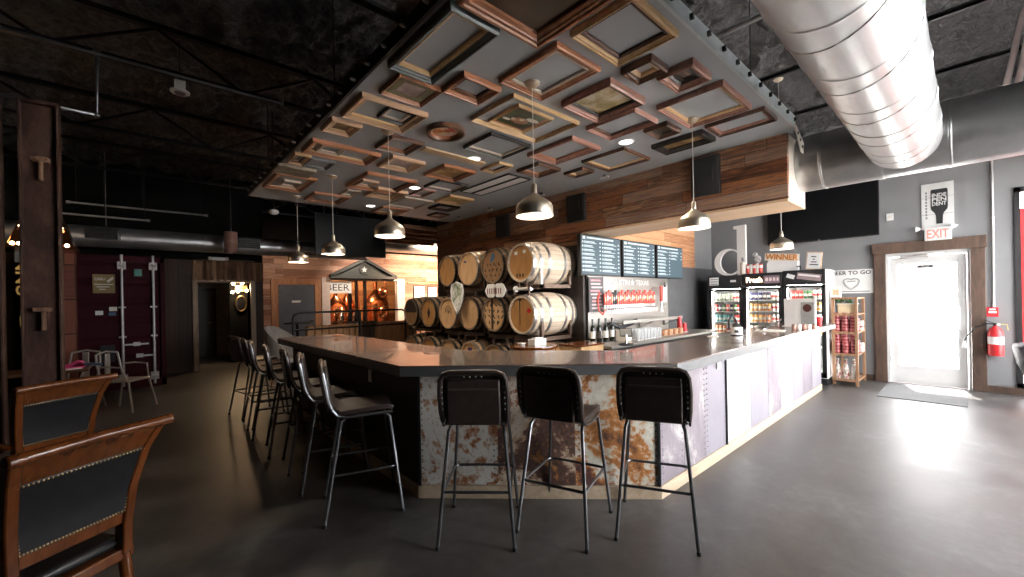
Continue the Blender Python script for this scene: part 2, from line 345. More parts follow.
# street wall beside the camera with tall windows
WX = [(3.0, 4.4), (4.6, 6.1), (6.3, 7.9), (8.1, 9.3)]
xs = XL
for k, (a, b) in enumerate(WX):
    slab('wall_front', M['grey_wall'], xs, YF-.2, 0, a, YF, ZC+.3); xs = b
    slab('wall_front', M['grey_wall'], a, YF-.2, 3.3, b, YF, ZC+.3); slab('wall_front', M['grey_wall'], a, YF-.2, 0, b, YF, .12)
    mb = MB()
    for (p, q, r, s_) in ((a, .12, a+.06, 3.3), (b-.06, .12, b, 3.3), (a, .12, b, .2), (a, 3.22, b, 3.3), (a, 2.3, b, 2.36), (a, 1.2, b, 1.25)): mb.box(p, YF-.13, q, r, YF-.05, s_)
    w = struct(mb.build('window_%d' % (k+3), M['blackmetal']))
    MB().box(a+.05, YF-.1, .18, b-.05, YF-.095, 3.25).build('pane', M['glass'], w)
slab('wall_front', M['grey_wall'], xs, YF-.2, 0, XW+.2, YF, ZC+.3)
# window right of the exit door
mb = MB()
for b in ((-.52, .1, -.46, 3.0), (-1.36, .1, -1.3, 3.0), (-1.36, .1, -.46, .17), (-1.36, 2.93, -.46, 3.0)): mb.box(XW-.02, b[0], b[1], XW+.1, b[2], b[3])
w = struct(mb.build('window_2', M['black'])); MB().box(XW+.05, -1.32, .15, XW+.056, -.5, 2.95).build('pane', M['glass'], w)
slab('wall_right', M['grey_wall'], XW, YF, 0, XW+.2, -.46, .1)
t = thing('banner', 'red banner with white rings seen through the window right of the exit', 'banner', (XW+.5, -.95, 0))
MB().box(-.01, -.4, .5, .01, .42, 2.75).build('cloth', M['red'], t)
MB().box(-.015, .42, 0, .015, .46, 3.0).build('pole', M['white'], t); MB().box(-.015, -.44, 0, .015, -.4, 3.0).build('pole', M['white'], t)
for z in (1.05, 1.75, 2.3):
    MB().tube([(-.014, .1+.22*math.cos(a), z+.16*math.sin(a)) for a in [2*PI*k/24 for k in range(24)]], .018, 6, True).build('ring_mark', M['white'], t)
# rear walls: doorway wall of dark boards (Y=12), plank wall further back (Y=13.6)
slab('wall_back', M['backwood'], 2.33, YB, 0, 4.33, YB+.15, 3.22)
slab('wall_back', M['backwood'], 6.95, YB, 0, XW, YB+.15, 3.22)
slab('wall_back', M['backwood'], 4.33, YB, 2.3, 6.95, YB+.15, 3.22)
slab('wall_back', M['blackwall'], 2.33, YB-.01, 3.22, XW, YB+.15, ZC+.3)
slab('wall_back', M['darkplank'], XL, 12.0, 0, .93, 12.15, 2.58)
slab('wall_back', M['blackwall'], XL, 12.0, 2.58, .93, 12.15, ZC+.3)
slab('wall_back', M['darkplank'], 2.15, 12.0, 0, 2.33, YB+.1, 2.58)
slab('wall_back', M['blackwall'], 2.15, 12.0, 2.58, 2.33, YB+.1, ZC+.3)
slab('wall_back', M['blackwall'], .93, 12.0, 2.6, 2.15, 12.15, ZC+.3)
mb = MB()                                   # corrugated panel over the doorway
n = 60; P_ = [(.9+(2.33-.9)*i/n, 11.95-.035*math.sin(i*2*PI/5)) for i in range(n+1)]
mb.add([(x, y, 2.09) for x, y in P_]+[(x, y, 2.56) for x, y in P_], [(i, i+1, n+2+i, n+1+i) for i in range(n)])
struct(mb.build('trim_1', M['corr']))
mb = MB()
mb.box(.9, 11.93, 0, 1.0, 12.02, 2.06).box(2.05, 11.93, 0, 2.15, 12.02, 2.06).box(.9, 11.93, 2.06, 2.15, 12.02, 2.12)
struct(mb.build('trim_2', wood('golden_door_casing', (.2, .12, .06), (.36, .24, .14), 'Z', .5), bevel=.005))
# corridor behind the doorway
slab('wall_hall', plain('hall_plaster', (.3, .29, .27), .8), .3, 15.2, 0, 2.3, 15.3, 3)
slab('wall_hall', M['blackwall'], 1.75, 13.0, 0, 2.15, 13.1, 3); slab('wall_hall', plain('hall_side', (.2, .19, .18), .8), .3, 12.15, 0, .4, 15.3, 3)
slab('ceiling', M['black'], .3, 12.15, 2.9, 2.3, 15.3, 3.0)
slab('wall_hall', M['blackwall'], 2.15, 12.1, 0, 2.3, 15.3, 3.0)
t = thing('hall_door', 'dark inner door at the end of the passage beyond the wide doorway', 'door', (1.22, 15.17, 0))
MB().box(-.4, -.02, 0, .4, .02, 1.95).build('leaf', plain('dark_hall_door', (.045, .045, .043), .5), t, .005); MB().ball((.32, -.05, 1.0), .03).build('knob', M['brass'], t)
MB().box(-.48, -.03, 0, -.4, .02, 2.03).box(.4, -.03, 0, .48, .02, 2.03).box(-.48, -.03, 1.95, .48, .02, 2.03).build('casing', M['black'], t)
# tap wall (faces -Y) and cooler wall (faces -X)
slab('wall_bar', plain('charcoal_bar_wall', (.075, .075, .078), .6), 5.5, 3.8, 0, XW, 3.95, 2.1)
slab('wall_bar', M['backwood_b'], 4.87, 3.8, 2.1, 8.58, 3.95, 3.15)
slab('wall_bar', M['grey_wall'], 8.58, 3.8, 2.1, XW, 3.95, ZC+.3)
slab('wall_bar', plain('charcoal_corner', (.06, .058, .056), .55), 4.9, 3.8, 0, 5.5, 3.95, 2.1)
slab('wall_cooler', M['header'], 4.85, 3.8, 2.32, 4.97, 7.78, 3.15)
slab('wall_cooler', M['cladding'], 4.85, 3.8, 0, 4.97, 7.78, 2.32)  # lower wall coloured dark for the shade behind the barrels
slab('wall_cooler', M['cladding'], 4.97, 7.66, 0, XW, 7.78, 3.15)
slab('ceiling_cooler', M['black'], 4.85, 3.8, 3.15, XW, 7.78, 3.2)
# header beam over the bar opening
mb = MB().box(4.85, 1.2, 2.49, 4.9, 3.8, 3.15); struct(mb.build('trim_3', M['header'], flat=True))
struct(MB().box(4.85, 1.2, 2.465, 5.5, 3.8, 2.49).build('trim_4', M['soffit'], flat=True))
struct(MB().box(4.9, 1.2, 2.49, 5.5, 1.22, 3.15).build('trim_5', M['cream'], flat=True))
slab('trim_6', M['grey_wall'], 5.45, 1.22, 2.49, 5.5, 3.8, 3.15)
# window trim / baseboards
struct(MB().box(XW-.04, -1.4, 0, XW, -.15, .1).build('baseboard_right', M['rustframe'], bevel=.005))
struct(MB().box(XW-.02, 1.1, 0, XW, 3.8, .1).build('baseboard_right', M['rustframe'], bevel=.005))
# door frame of weathered timber
struct(MB().box(XW-.06, DY1, 0, XW+.02, DY1+.15, DZ).box(XW-.06, DY0-.15, 0, XW+.02, DY0, DZ).box(XW-.07, DY0-.17, DZ, XW+.02, DY1+.17, DZ+.18).build('trim_7', M['rustframe'], bevel=.006))
# exit door
d = struct(MB().box(XW+.02, DY0+.04, 0.01, XW+.09, DY0+.14, 2.1).box(XW+.02, DY1-.14, 0.01, XW+.09, DY1-.04, 2.1).box(XW+.02, DY0+.14, 0.01, XW+.09, DY1-.14, .3).box(XW+.02, DY0+.14, 1.98, XW+.09, DY1-.14, 2.1).build('door_1', M['alu']))
MB().box(XW+.05, DY0+.14, .3, XW+.056, DY1-.14, 1.98).build('pane', M['glass'], d)
MB().box(XW-.02, DY0+.035, 2.11, XW+.1, DY1-.035, DZ-.001).box(XW-.02, DY0+.001, 0.002, XW+.1, DY0+.035, DZ-.001).box(XW-.02, DY1-.035, 0.002, XW+.1, DY1-.001, DZ-.001).build('door_frame', M['alu'], d)
MB().box(XW-.03, .42, 2.08, XW+.02, .75, 2.13).tube([(XW-.02, .6, 2.11), (XW-.18, .42, 2.12), (XW-.02, .25, 2.13)], .01).build('door_closer', M['galvrod'], d)
MB().tube([(XW-.05, .1, .9), (XW-.05, .1, 1.3)], .012).cyl((XW+.02, .1, .92), (XW-.05, .1, .92), .01).cyl((XW+.02, .1, 1.28), (XW-.05, .1, 1.28), .01).build('handle', M['chrome'], d)
for k, z in enumerate((.35, 1.05, 1.85)): MB().cyl((XW+.005, DY1-.045, z), (XW+.005, DY1-.045, z+.1), .01).build('hinge', M['clip'], d)
MB().box(XW+.046, .36, 1.9, XW+.05, .56, 1.96).build('number_plate', plain('grey_decal', (.3, .3, .3), .6), d)
mb = MB().tube([(XW+.048, .45+.27*math.cos(a), 1.62+.09*math.sin(a)) for a in [2*PI*k/32 for k in range(32)]], .008, 6, True)
mb.box(XW+.046, .39, 1.915, XW+.0475, .42, 1.945).box(XW+.046, .445, 1.915, XW+.0475, .475, 1.945).box(XW+.046, .5, 1.915, XW+.0475, .53, 1.945); mb.build('glass_marks', plain('faint_decal', (.45, .45, .44), .6), d)
# outside
slab('ground_outside', M['sky_sheet'], XW+.2, -30, -.15, 60, 30, -.03)
slab('ground_outside', M['sky_sheet'], -30, -40, -.15, XW+.2, YF-.2, -.03)
t = thing('building', 'pale low building across the street seen through the glass exit door', 'building', (26, 2, -.03))
MB().box(0, -9, 0, 6, 9, 4.2).build('wall', M['bld'], t); MB().box(-.1, -3, 0, 0, 3, 2.2).build('shopfront', plain('faded_pink_front', (.72, .5, .48), .8), t); MB().box(-.3, -9.2, 4.2, 6.2, 9.2, 4.5).build('roof', M['white'], t)
# floor mat
mt = MB().box(8.0, .02, .0, 9.3, .92, .012).build('door_mat', M['mat'], bevel=.004); tag(mt, 'grey ribbed mat on the floor inside the glass exit door', 'mat')

# ================================================================== BAR
ZT = 1.055
def offs(o):   # bar outline at distance o inside the counter edge: outer points (left arm end, chamfer corners, right end)
    x, y, sm = 1.405+o, 1.385+o, 4.205+o*1.4142
    return [(x, 6.4), (x, sm-x), (sm-y, y)]
bar = thing('bar_counter', 'long dark bar counter with angled corner, stained top and worn sheet metal front', 'bar counter', (1.5, 2.9, 0))
loc = Matrix.Translation((-1.5, -2.9, 0))
def bpart(mb, name, m, bevel=0, label=None, kind=None):
    o = mb.xf(loc).build(name, m, bar, bevel, label=label)
    if kind: o['kind'] = kind
    return o
o_, i_ = offs(0), offs(.86)
poly = [o_[0], o_[1], o_[2], (8.02, 1.385), (8.02, 2.08), (i_[2][0], 2.06), (i_[1][0], i_[1][1]), (2.24, 6.4)]
bpart(MB().prism(poly[::-1], ZT-.012, ZT), 'counter_top', M['counter'], label='dark brown stained wooden bar top')
bpart(MB().prism(poly[::-1], ZT-.08, ZT-.012), 'counter_edge', M['counter_edge'], .003)
b0 = offs(.19); b1 = offs(.5)
bpart(MB().prism([b0[0], b0[1], b0[2], (7.95, 1.575), (7.95, 1.9), (b1[2][0], b1[2][1]+.0), (b1[1][0], b1[1][1]), (b1[0][0], 6.4)][::-1], .1, ZT-.08), 'bar_body', M['cladding'])
k0 = offs(.175)
bpart(MB().prism([k0[0], k0[1], k0[2], (7.96, 1.56), (7.96, 1.7), (k0[2][0]+.1, 1.7), (k0[1][0]+.1, k0[1][1]+.05), (k0[0][0]+.1, 6.4)][::-1], 0, .1), 'kick_board', M['kick'], .003)
def sheet(p, q, mats, cuts, z0=.1, z1=ZT-.085, bars=()):
    p, q = Vector((*p, 0)), Vector((*q, 0)); d = (q-p); L = d.length; d.normalize(); n = Vector((d.y, -d.x, 0))
    xs = [0]+cuts+[L]
    for k in range(len(xs)-1):
        a, b = p+d*xs[k], p+d*xs[k+1]
        mb = MB(); t_ = .006+.002*(k % 2)
        c = [a, b, b+n*t_, a+n*t_]; mb.prism([(v.x, v.y) for v in c][::-1] if False else [(v.x, v.y) for v in c], z0+.004, z1)
        pn = bpart(mb, 'metal_panel', M[mats[k % len(mats)]])
        mb = MB()
        for e in (xs[k]+.03, xs[k+1]-.03):
            for j in range(18):
                r = p+d*e+n*(t_+.001); mb.ball((r.x, r.y, z0+.04+j*(z1-z0-.08)/17), .0062, 6)
        o = mb.xf(loc).build('rivets', M['rustframe'] if 'rust' in mats[k % len(mats)] else M['zinc_b'], pn); o['kind'] = 'stuff'
    for e in bars:
        r = p+d*e; bpart(MB().bar(r+n*.012+Vector((0,0,z0)), r+n*.012+Vector((0,0,z1)), .02, .02, n), 'corner_strip', M['steel_dark'])
L = (Vector(b0[2])-Vector(b0[1])).length
sheet(b0[1], b0[2], ['rust_a', 'rust_b', 'rust_c'], [L*.335, L*.655], bars=(.01, L-.01))
sheet(b0[2], (7.95, b0[2][1]), ['zinc_a', 'zinc_a', 'zinc_b', 'zinc_c', 'zinc_b', 'zinc_a', 'zinc_c', 'zinc_b', 'zinc_a', 'zinc_b'], [.38, .8, 1.25, 1.9, 2.5, 3.0, 3.5, 4.0, 4.5], bars=(1.25,))
def outlet(x, y, z, rz, lab):
    t = thing('outlet', lab, 'outlet', (x, y, z), rz)
    MB().box(-.035, -.008, -.057, .035, 0, .057).build('plate', M['white'], t, .003)
    MB().box(-.018, -.012, -.04, .018, -.007, -.006).box(-.018, -.012, .006, .018, -.007, .04).build('socket', M['cream'], t, .002)
outlet(3.98, 1.562, .9, 0, 'small white outlet plate on the sheet metal under the right counter')
outlet(1.59, 3.75, .84, -PI/2, 'small outlet plate on the dark panel under the left counter')
# ================================================================== BAR STOOLS (local +X faces the bar)
def arc(c, r, a0, a1, n, f): return [f(c[0]+r*math.cos(a0+(a1-a0)*k/n), c[1]+r*math.sin(a0+(a1-a0)*k/n)) for k in range(n+1)]
def make_stool():
    t = thing('bar_stool', 'x', 'stool')
    # one-piece seat and back shell: side profile swept over the width
    prof = [(.21, .735), (.18, .752), (.1, .752), (0, .745), (-.09, .742), (-.15, .75), (-.19, .775), (-.212, .82), (-.225, .9), (-.24, 1.0), (-.25, 1.075)]
    def shell(ps, hw, th, name, m, par=None, z_in=0):
        mb = MB(); n = len(ps); vs = []; W = 6
        for i, (x, z) in enumerate(ps):
            p0 = Vector(ps[max(i-1, 0)]); p1 = Vector(ps[min(i+1, n-1)]); d = (p1-p0).normalized(); nn = Vector((-d.y, d.x))
            w = hw*(1 if 0 < i < n-1 else .93)
            for s_ in (1, -1):
                for k in range(W+1):
                    u = -1+2*k/W; cu = .012*u*u
                    vs.append((x-nn.x*(s_*th/2)-nn.x*0+(cu if i > 6 else 0), u*w, z-nn.y*(s_*th/2)+(cu if i < 5 else 0)))
        fs = []; R = 2*(W+1)
        for i in range(n-1):
            a, b = i*R, (i+1)*R
            for k in range(W):
                fs.append((a+k, a+k+1, b+k+1, b+k)); fs.append((a+W+1+k+1, a+W+1+k, b+W+1+k, b+W+1+k+1))
            fs.append((a+W+1, a, b, b+W+1)); fs.append((a+W, a+R-1, b+R-1, b+W))
        for a, fl in ((0, 0), ((n-1)*R, 1)):
            for k in range(W):
                q = (a+k, a+W+1+k, a+W+2+k, a+k+1); fs.append(q if not fl else q[::-1])
        return mb.add(vs, fs).build(name, m, par or t, .006)
    shell(prof[:7], .2, .035, 'seat', M['leather'])
    shell([(-.185, .77)]+prof[7:], .198, .026, 'backrest', M['leather'])
    # rear cover pad with flap seam and stitched holes
    mb = MB(); mb.add(*[(lambda b: ([(-.23-.028*(v[2]-.78)/.3+v[0], v[1], v[2]) for v in b.v], b.f))(MB().box(-.02, -.165, .76, .004, .165, 1.045))][0])
    bp = mb.build('rear_pad', M['leather'], t, .01)
    mb = MB(); mb.bar((-.279, -.15, .985), (-.279, .15, .985), .004, .012); mb.build('seam', plain('seam_edge', (.06, .045, .04), .4) if 'seam' not in M else M['seam'], bp)
    mb = MB()
    for k in range(4): mb.ball((-.272, -.055+.036*k, 1.062), .0055, 6)
    for s_ in (-1, 1):
        for k in range(5): mb.ball((-.252+.004*k*-1, s_*.192, .86+.035*k), .0055, 6)
    mb.build('stitches', M['galv_dark'], t)
    hp = [(-.2, -.2, .775), (-.232, -.205, .84), (-.252, -.207, .95), (-.266, -.2, 1.045), (-.27, -.18, 1.075), (-.272, -.14, 1.088), (-.272, 0, 1.09)]
    hoop = hp+[(x, -y, z) for x, y, z in hp[-2::-1]]
    MB().tube(hoop, .017, 8).build('back_hoop', M['leather'], t)
    for s_ in (-1, 1):   # light edge tube along the seat side
        MB().tube([(.205, s_*.185, .722), (.1, s_*.205, .728), (0, s_*.207, .722), (-.1, s_*.207, .722), (-.165, s_*.207, .735), (-.205, s_*.209, .79), (-.225, s_*.212, .86), (-.243, s_*.212, .98), (-.255, s_*.208, 1.045)], .0085, 6).build('edge_tube', M['tubing'], t)
    for sx in (-1, 1):
        for s_ in (-1, 1):
            top = (.02+sx*.13, s_*.17, .715); bend = (.02+sx*.165, s_*.18, .69); ft = (sx*.262, s_*.238, .0)
            l = MB().tube([(.02, s_*.165, .72), top, bend, ft], .0115, 8).build('leg', M['tubing'], t)
            MB().cyl((ft[0], ft[1], 0), (ft[0]-sx*.003, ft[1]-s_*.001, .02), .014, n=10).build('foot_cap', M['black'], l)
    def lp(sx, s_, z): f = (.69-z)/.69; return Vector((.02+sx*.165+f*(sx*.262-.02-sx*.165), s_*(.18+.058*f), z))
    c4 = [lp(-1, -1, .33), lp(1, -1, .33), lp(1, 1, .33), lp(-1, 1, .33)]; pts = []
    for k in range(4):
        p, a, c = c4[k], c4[k-1], c4[(k+1) % 4]; u, v = (a-p).normalized(), (c-p).normalized(); r = .05 if k in (1, 2) else .02
        for q in range(5): w = q/4; pts.append(p+u*r*(1-w)**2+v*r*w*w)
    MB().tube(pts, .0095, 8, True).build('footrest', M['tubing'], t)
    return t
M['seam'] = plain('seam_edge', (.06, .045, .04), .4)
stool0 = make_stool()
FR = [(1.684, 2.214, 45, 'dark leather bar stool at the angled rusty bar corner, leftmost of the three there'),
      (2.137, 1.86, 19, 'middle of the three dark leather stools at the rusty corner, its seat edge showing'),
      (2.543, 1.41, 27, 'dark leather bar stool in front of the rusty corner, nearest the right counter side')]
LW = ['nearest stool along the dark left counter, its full side and legs in view', 'second stool from the near end of the left counter row',
      'third stool from the near end of the left counter row', 'fourth stool from the near end of the left counter row, middle of seven',
      'fifth stool from the near end of the left counter row', 'sixth stool from the near end of the left counter row', 'farthest stool of the left counter row, nearest the lit doorway']
for k, (x, y, r, lab) in enumerate(FR):
    o = stool0 if k == 0 else dup(stool0)
    o.location = (x, y, 0); o.rotation_euler = (0, 0, math.radians(r)); o['label'] = lab; o['group'] = 'bar stools at the angled corner'
for k, (x, y, r) in enumerate([(1.231, 3.09, -18), (1.247, 3.71, -17), (1.249, 4.251, -8), (1.216, 4.831, -9), (1.211, 5.567, -10), (1.223, 6.08, -4), (1.2, 6.72, 10)]):
    o = dup(stool0, (x, y, 0), math.radians(r), LW[k]); o['group'] = 'bar stools along the left counter'
# ================================================================== CEILING PANEL WITH FRAMES
ZP = 3.15
pan = thing('ceiling_panel', 'wide grey suspended panel over the bar covered with picture frames', 'ceiling panel', (1.24, 1.12, ZP))
PX, PY, PX1, PY1 = 1.24, 1.12, 4.85, 7.2
MB().box(0, 0, 0, PX1-PX, PY1-PY, .02).build('board', M['grey_panel'], pan)
MB().box(-.02, -.02, .0, 0, PY1-PY, .1).build('edge_trim', M['steel_dark'], pan); MB().box(-.02, -.02, 0, PX1-PX-.1, 0, .1).build('edge_trim', plain('pale_blue_grey_edge', (.5, .55, .55), .45), pan, label='pale painted long edge of the panel')
MB().box(0, PY1-PY-.02, .02, PX1-PX, PY1-PY, .1).build('edge_trim', M['steel_dark'], pan)
for k in range(22):
    y = .35+k*.265
    MB().cyl((-.045, y, .045), (-.02, y, .045), .012, n=8).ball((-.05, y, .045), .009, 8).build('edge_clip', M['clip'], pan)
for k in range(13):
    x = .5+k*.245; MB().cbox((x, -.035, .05), (.02, .022, .032)).build('edge_clip', M['black'], pan)
mb = MB()
for i in range(5): mb.bar((.1+.8*i, .05, .1), (.1+.8*i, 6.0, .1), .05, .06)
mb.build('support_frame', M['black'], pan)
for x in (.2, 1.8, 3.3):
    for y in (.3, 3.0, 5.8): MB().cyl((x, y, .02), (x, y, ZC-ZP+.02), .006, n=6).build('hanger_rod', M['black'], pan)
t = thing('bracket', 'pale perforated metal bracket at the outer corner of the wooden beam', 'bracket', (4.7, 1.1, 3.14))
mb = MB().prism([(0, 0), (.04, .02), (.3, -.1), (.28, -.2), (.2, -.2)], -.01, .0, 'XZ')
mb.build('plate', M['cream'], t)
for k in range(3): MB().cyl((.08+.075*k, -.016, -.045-.05*k), (.08+.075*k, .002, -.045-.05*k), .014, n=10).build('bolt_hole', M['black'], t)
def ring(mb, hx, hy, prof):   # mitred moulding: prof = [(inset, drop)]
    n = len(prof); vs = []
    for ins, dr in prof:
        for sx, sy in ((-1,-1), (1,-1), (1,1), (-1,1)): vs.append((sx*(hx-ins), sy*(hy-ins), -dr))
    fs = []
    for i in range(n-1):
        for k in range(4): fs.append((i*4+k, (i+1)*4+k, (i+1)*4+(k+1) % 4, i*4+(k+1) % 4))
    return mb.add(vs, fs)
def frame(x0, x1, y0, y1, w, dep, m, lab, lip=None, pic=None, mat_=None, matw=.05, group=None, over=0, name='picture_frame'):
    dep *= .75; name = 'framed_picture' if pic else 'frame_without_picture'
    t = thing(name, lab, 'picture frame', ((x0+x1)/2, (y0+y1)/2, ZP-over), 0, group or 'frames on the ceiling panel')
    hx, hy = (x1-x0)/2, (y1-y0)/2
    ring(MB(), hx, hy, [(0, 0), (0, dep*.75), (.006, dep*.92), (w*.18, dep), (w*.34, dep*.96), (w*.42, dep*.78), (w*.62, dep*.74), (w*.72, dep*.6), (w*.93, dep*.5), (w, dep*.42), (w, 0)]).build('moulding', M[m], t, ang=25)
    if lip: ring(MB(), hx-w+.001, hy-w+.001, [(0, 0), (0, dep*.5), (.006, dep*.52), (.016, dep*.4), (.02, dep*.3), (.02, 0)]).build('inner_lip', M[lip], t, ang=25)
    if pic:
        if mat_:
            ring(MB(), hx-w, hy-w, [(0, .012), (matw, .012), (matw, .004)]).build('mount', M[mat_], t)
        q = w*.96; MB().box(-hx+q, -hy+q, -.008, hx-q, hy-q, -.002).build('picture', pic, t)
    return t
P_land = paint('landscape_painting', [(.25, (.1,.085,.02)), (.42, (.28,.2,.06)), (.52, (.5,.4,.22)), (.62, (.58,.56,.44)), (.75, (.42,.5,.52))], 4.5)
P_dark = paint('dark_painting', [(.3, (.015,.01,.006)), (.6, (.06,.035,.018)), (.75, (.16,.1,.05))], 3.5)
P_photo = paint('faded_photograph', [(.3, (.14,.09,.08)), (.5, (.4,.3,.28)), (.7, (.6,.52,.48))], 5)
P_port = paint('portrait_painting', [(.4, (.02,.012,.01)), (.52, (.12,.05,.03)), (.6, (.6,.36,.26)), (.7, (.5,.25,.16))], 7)
P_dog = paint('dark_green_painting', [(.35, (.015,.022,.012)), (.55, (.05,.075,.035)), (.7, (.1,.11,.06))], 2.5)
P_oldl = paint('old_landscape', [(.3, (.05,.025,.012)), (.5, (.25,.13,.05)), (.62, (.5,.36,.14)), (.75, (.2,.1,.04))], 8)
P_amber = paint('amber_landscape', [(.3, (.2,.1,.03)), (.5, (.5,.3,.08)), (.65, (.62,.48,.2)), (.8, (.3,.2,.08))], 7)
P_wide = paint('wide_grey_landscape', [(.3, (.06,.045,.03)), (.5, (.28,.22,.15)), (.62, (.42,.36,.28)), (.75, (.14,.1,.07))], 5, 7, (1, 3, 1))
f = frame(1.26, 1.61, 1.84, 2.6, .05, .075, 'frame_teal', 'large teal grey empty frame with gilt inner edge on the near left of the panel', 'frame_gold')
frame(1.27, 1.88, 1.15, 1.8, .075, .08, 'frame_copper', 'huge dark painting in a copper frame at the nearest corner of the panel', None, P_dark)
frame(1.96, 2.46, 1.16, 1.6, .045, .06, 'frame_gold', 'large empty gold frame beside the huge dark painting near the right edge', 'frame_brown')
frame(1.97, 2.43, 1.71, 2.29, .06, .05, 'frame_copper', 'empty copper frame with broad white inner mount around the nearest pendant lamp', 'frame_cream')
frame(2.55, 2.78, 1.39, 1.63, .045, .07, 'frame_brown', 'small thick dark frame between the empty gold frame and the tree landscape', 'frame_tan')
t = frame(2.81, 3.12, 1.23, 1.5, .055, .075, 'frame_rose', 'small rose wood frame with a tiny portrait near the right panel edge', 'frame_black', P_port, 'frame_black', .05)
frame(3.27, 3.88, 1.21, 1.75, .04, .065, 'frame_rose', 'large empty rose wood frame with gilt edge around the right pendant lamp', 'frame_gold')
frame(2.59, 3.08, 1.74, 2.22, .05, .08, 'frame_rose', 'framed landscape painting of a golden leafy tree under a pale sky', 'frame_black', P_land)
frame(3.15, 3.54, 1.88, 2.4, .03, .06, 'frame_rose', 'plain dark rose frame, empty, between the tree landscape and the round ceiling light', 'frame_brown')
frame(3.63, 3.92, 1.84, 2.08, .05, .06, 'frame_brown', 'small dark stepped frame beside the empty rose frame of the right lamp', 'frame_black', P_dark)
frame(4.01, 4.36, 1.15, 1.66, .03, .05, 'frame_brown', 'dark empty frame in the far right corner of the panel by the beam', 'frame_rose')
frame(4.08, 4.4, 1.71, 2.25, .07, .07, 'frame_black', 'black frame with a dim brown picture close to the wooden beam', None, P_oldl)
frame(2.2, 3.02, 2.37, 2.94, .022, .05, 'frame_gold', 'big thin gold frame enclosing the dark green dog painting')
t = frame(2.35, 2.78, 2.47, 2.88, .03, .035, 'frame_gold', 'dark green painting of a brown and white dog lying down', 'frame_copper', P_dog)
MB().ball((.0, .02, -.012), .075, 12, (1.25, .75, .08)).build('dog_mark', paint('dog_coat', [(.4, (.16,.06,.03)), (.55, (.3,.14,.08)), (.62, (.7,.62,.52))], 9), t)
MB().ball((.1, -.05, -.011), .05, 10, (1.5, .6, .08)).ball((-.12, .06, -.011), .03, 10, (1.5, .6, .1)).build('dog_mark', M['cream'], t)
frame(2.54, 3.08, 3.06, 3.53, .035, .05, 'frame_black', 'thin black empty frame with silver sight edge beside the big dog painting', 'frame_cream')
frame(3.22, 3.69, 2.62, 3.27, .06, .06, 'frame_rose', 'broad rose and brown empty frame right of the nearest lamp cord', 'frame_copper')
frame(3.52, 3.92, 3.38, 3.77, .055, .055, 'frame_brown', 'small copper lined empty frame just beside the nearest lamp cord', 'frame_copper')
frame(4.08, 4.32, 3.17, 3.48, .05, .05, 'frame_brown', 'tiny square gilt lined frame close to the beam, near the white vent panels', 'frame_gold')
frame(3.89, 4.44, 2.46, 3.04, .045, .05, 'frame_brown', 'empty brown and gold frame right against the wooden beam', 'frame_gold')
t = thing('oval_picture', 'oval picture of red flowers in a dark brown oval frame', 'picture frame', (2.18, 3.31, ZP), 0, 'frames on the ceiling panel')
rx, ry = .18, .19
def oval(prof, m, nm):
    vs = []; fs = []; n = 40
    for ins, dr in prof: vs += [((rx-ins)*math.cos(2*PI*k/n), (ry-ins)*math.sin(2*PI*k/n), -dr) for k in range(n)]
    for i in range(len(prof)-1): fs += [(i*n+k, (i+1)*n+k, (i+1)*n+(k+1) % n, i*n+(k+1) % n) for k in range(n)]
    return MB().add(vs, fs).build(nm, M[m], t)
oval([(0, 0), (0, .04), (.01, .05), (.03, .045), (.038, .03), (.04, 0)], 'frame_brown', 'moulding'); oval([(.039, .03), (.046, .034), (.052, .02), (.052, 0)], 'frame_copper', 'inner_lip')
MB().disc((0, 0, -.006), rx-.05, 'Z', 32, ry-.05, .006).build('picture', plain('cream_picture_ground', (.62, .42, .32), .5), t)
mb = MB()
for k in range(9): mb.ball((.05+random.uniform(-.06, .05), random.uniform(-.08, .03), -.01), random.uniform(.016, .03), 8, (1, 1, .12))
mb.build('flower', plain('red_flower', (.4, .05, .03), .5), t)
MB().ball((-.05, .05, -.01), .05, 10, (1, 1.2, .1)).tube([(-.05, .05, -.011), (.0, .0, -.011), (.04, -.04, -.011)], .012).build('vase', plain('orange_vase', (.5, .2, .07), .5), t)
o = MB().box(2.25, 3.79, ZP-.02, 3.05, 3.9, ZP).build('plank', wood('speckled_tan_plank', (.42, .28, .15), (.66, .48, .3), 'X', .6, 14), None, .002); tag(o, 'long narrow speckled tan board fixed to the panel beside the oval flower picture', 'board')
frame(2.69, 3.16, 4.12, 4.61, .055, .055, 'frame_copper', 'reddish framed oil landscape just past the long tan board', 'frame_brown', P_oldl)
frame(3.15, 3.37, 3.66, 4.02, .05, .04, 'frame_gold', 'small plain gold frame beside the white vent panels', 'frame_brown')
frame(2.98, 3.45, 4.68, 5.1, .03, .05, 'frame_black', 'thin black empty frame with pale edge between two gilt landscapes', 'frame_cream')
frame(3.54, 4.0, 5.28, 5.74, .06, .05, 'frame_gold', 'gold framed amber landscape near the beam, beyond the vent panels', 'frame_tan', P_amber)
frame(3.73, 4.15, 5.88, 6.26, .06, .05, 'frame_black', 'dark broad frame, second from the far end along the beam', 'frame_brown')
frame(4.05, 4.35, 6.5, 6.84, .05, .04, 'frame_brown', 'dark frame at the far end of the panel along the beam', 'frame_rose')
frame(2.11, 2.8, 4.95, 5.7, .055, .06, 'frame_copper', 'large copper empty frame behind the second pendant cord', 'frame_brown')
frame(2.2, 2.42, 5.3, 5.6, .04, .04, 'frame_tan', 'tan frame set inside the large copper frame', 'frame_cream', over=.0)
frame(2.22, 2.42, 5.9, 6.25, .05, .04, 'frame_cream', 'small cream frame near the far edge of the panel', None)
frame(1.9, 2.42, 6.32, 6.85, .06, .05, 'frame_copper', 'copper empty frame on the far edge beside the cream frame', 'frame_brown')
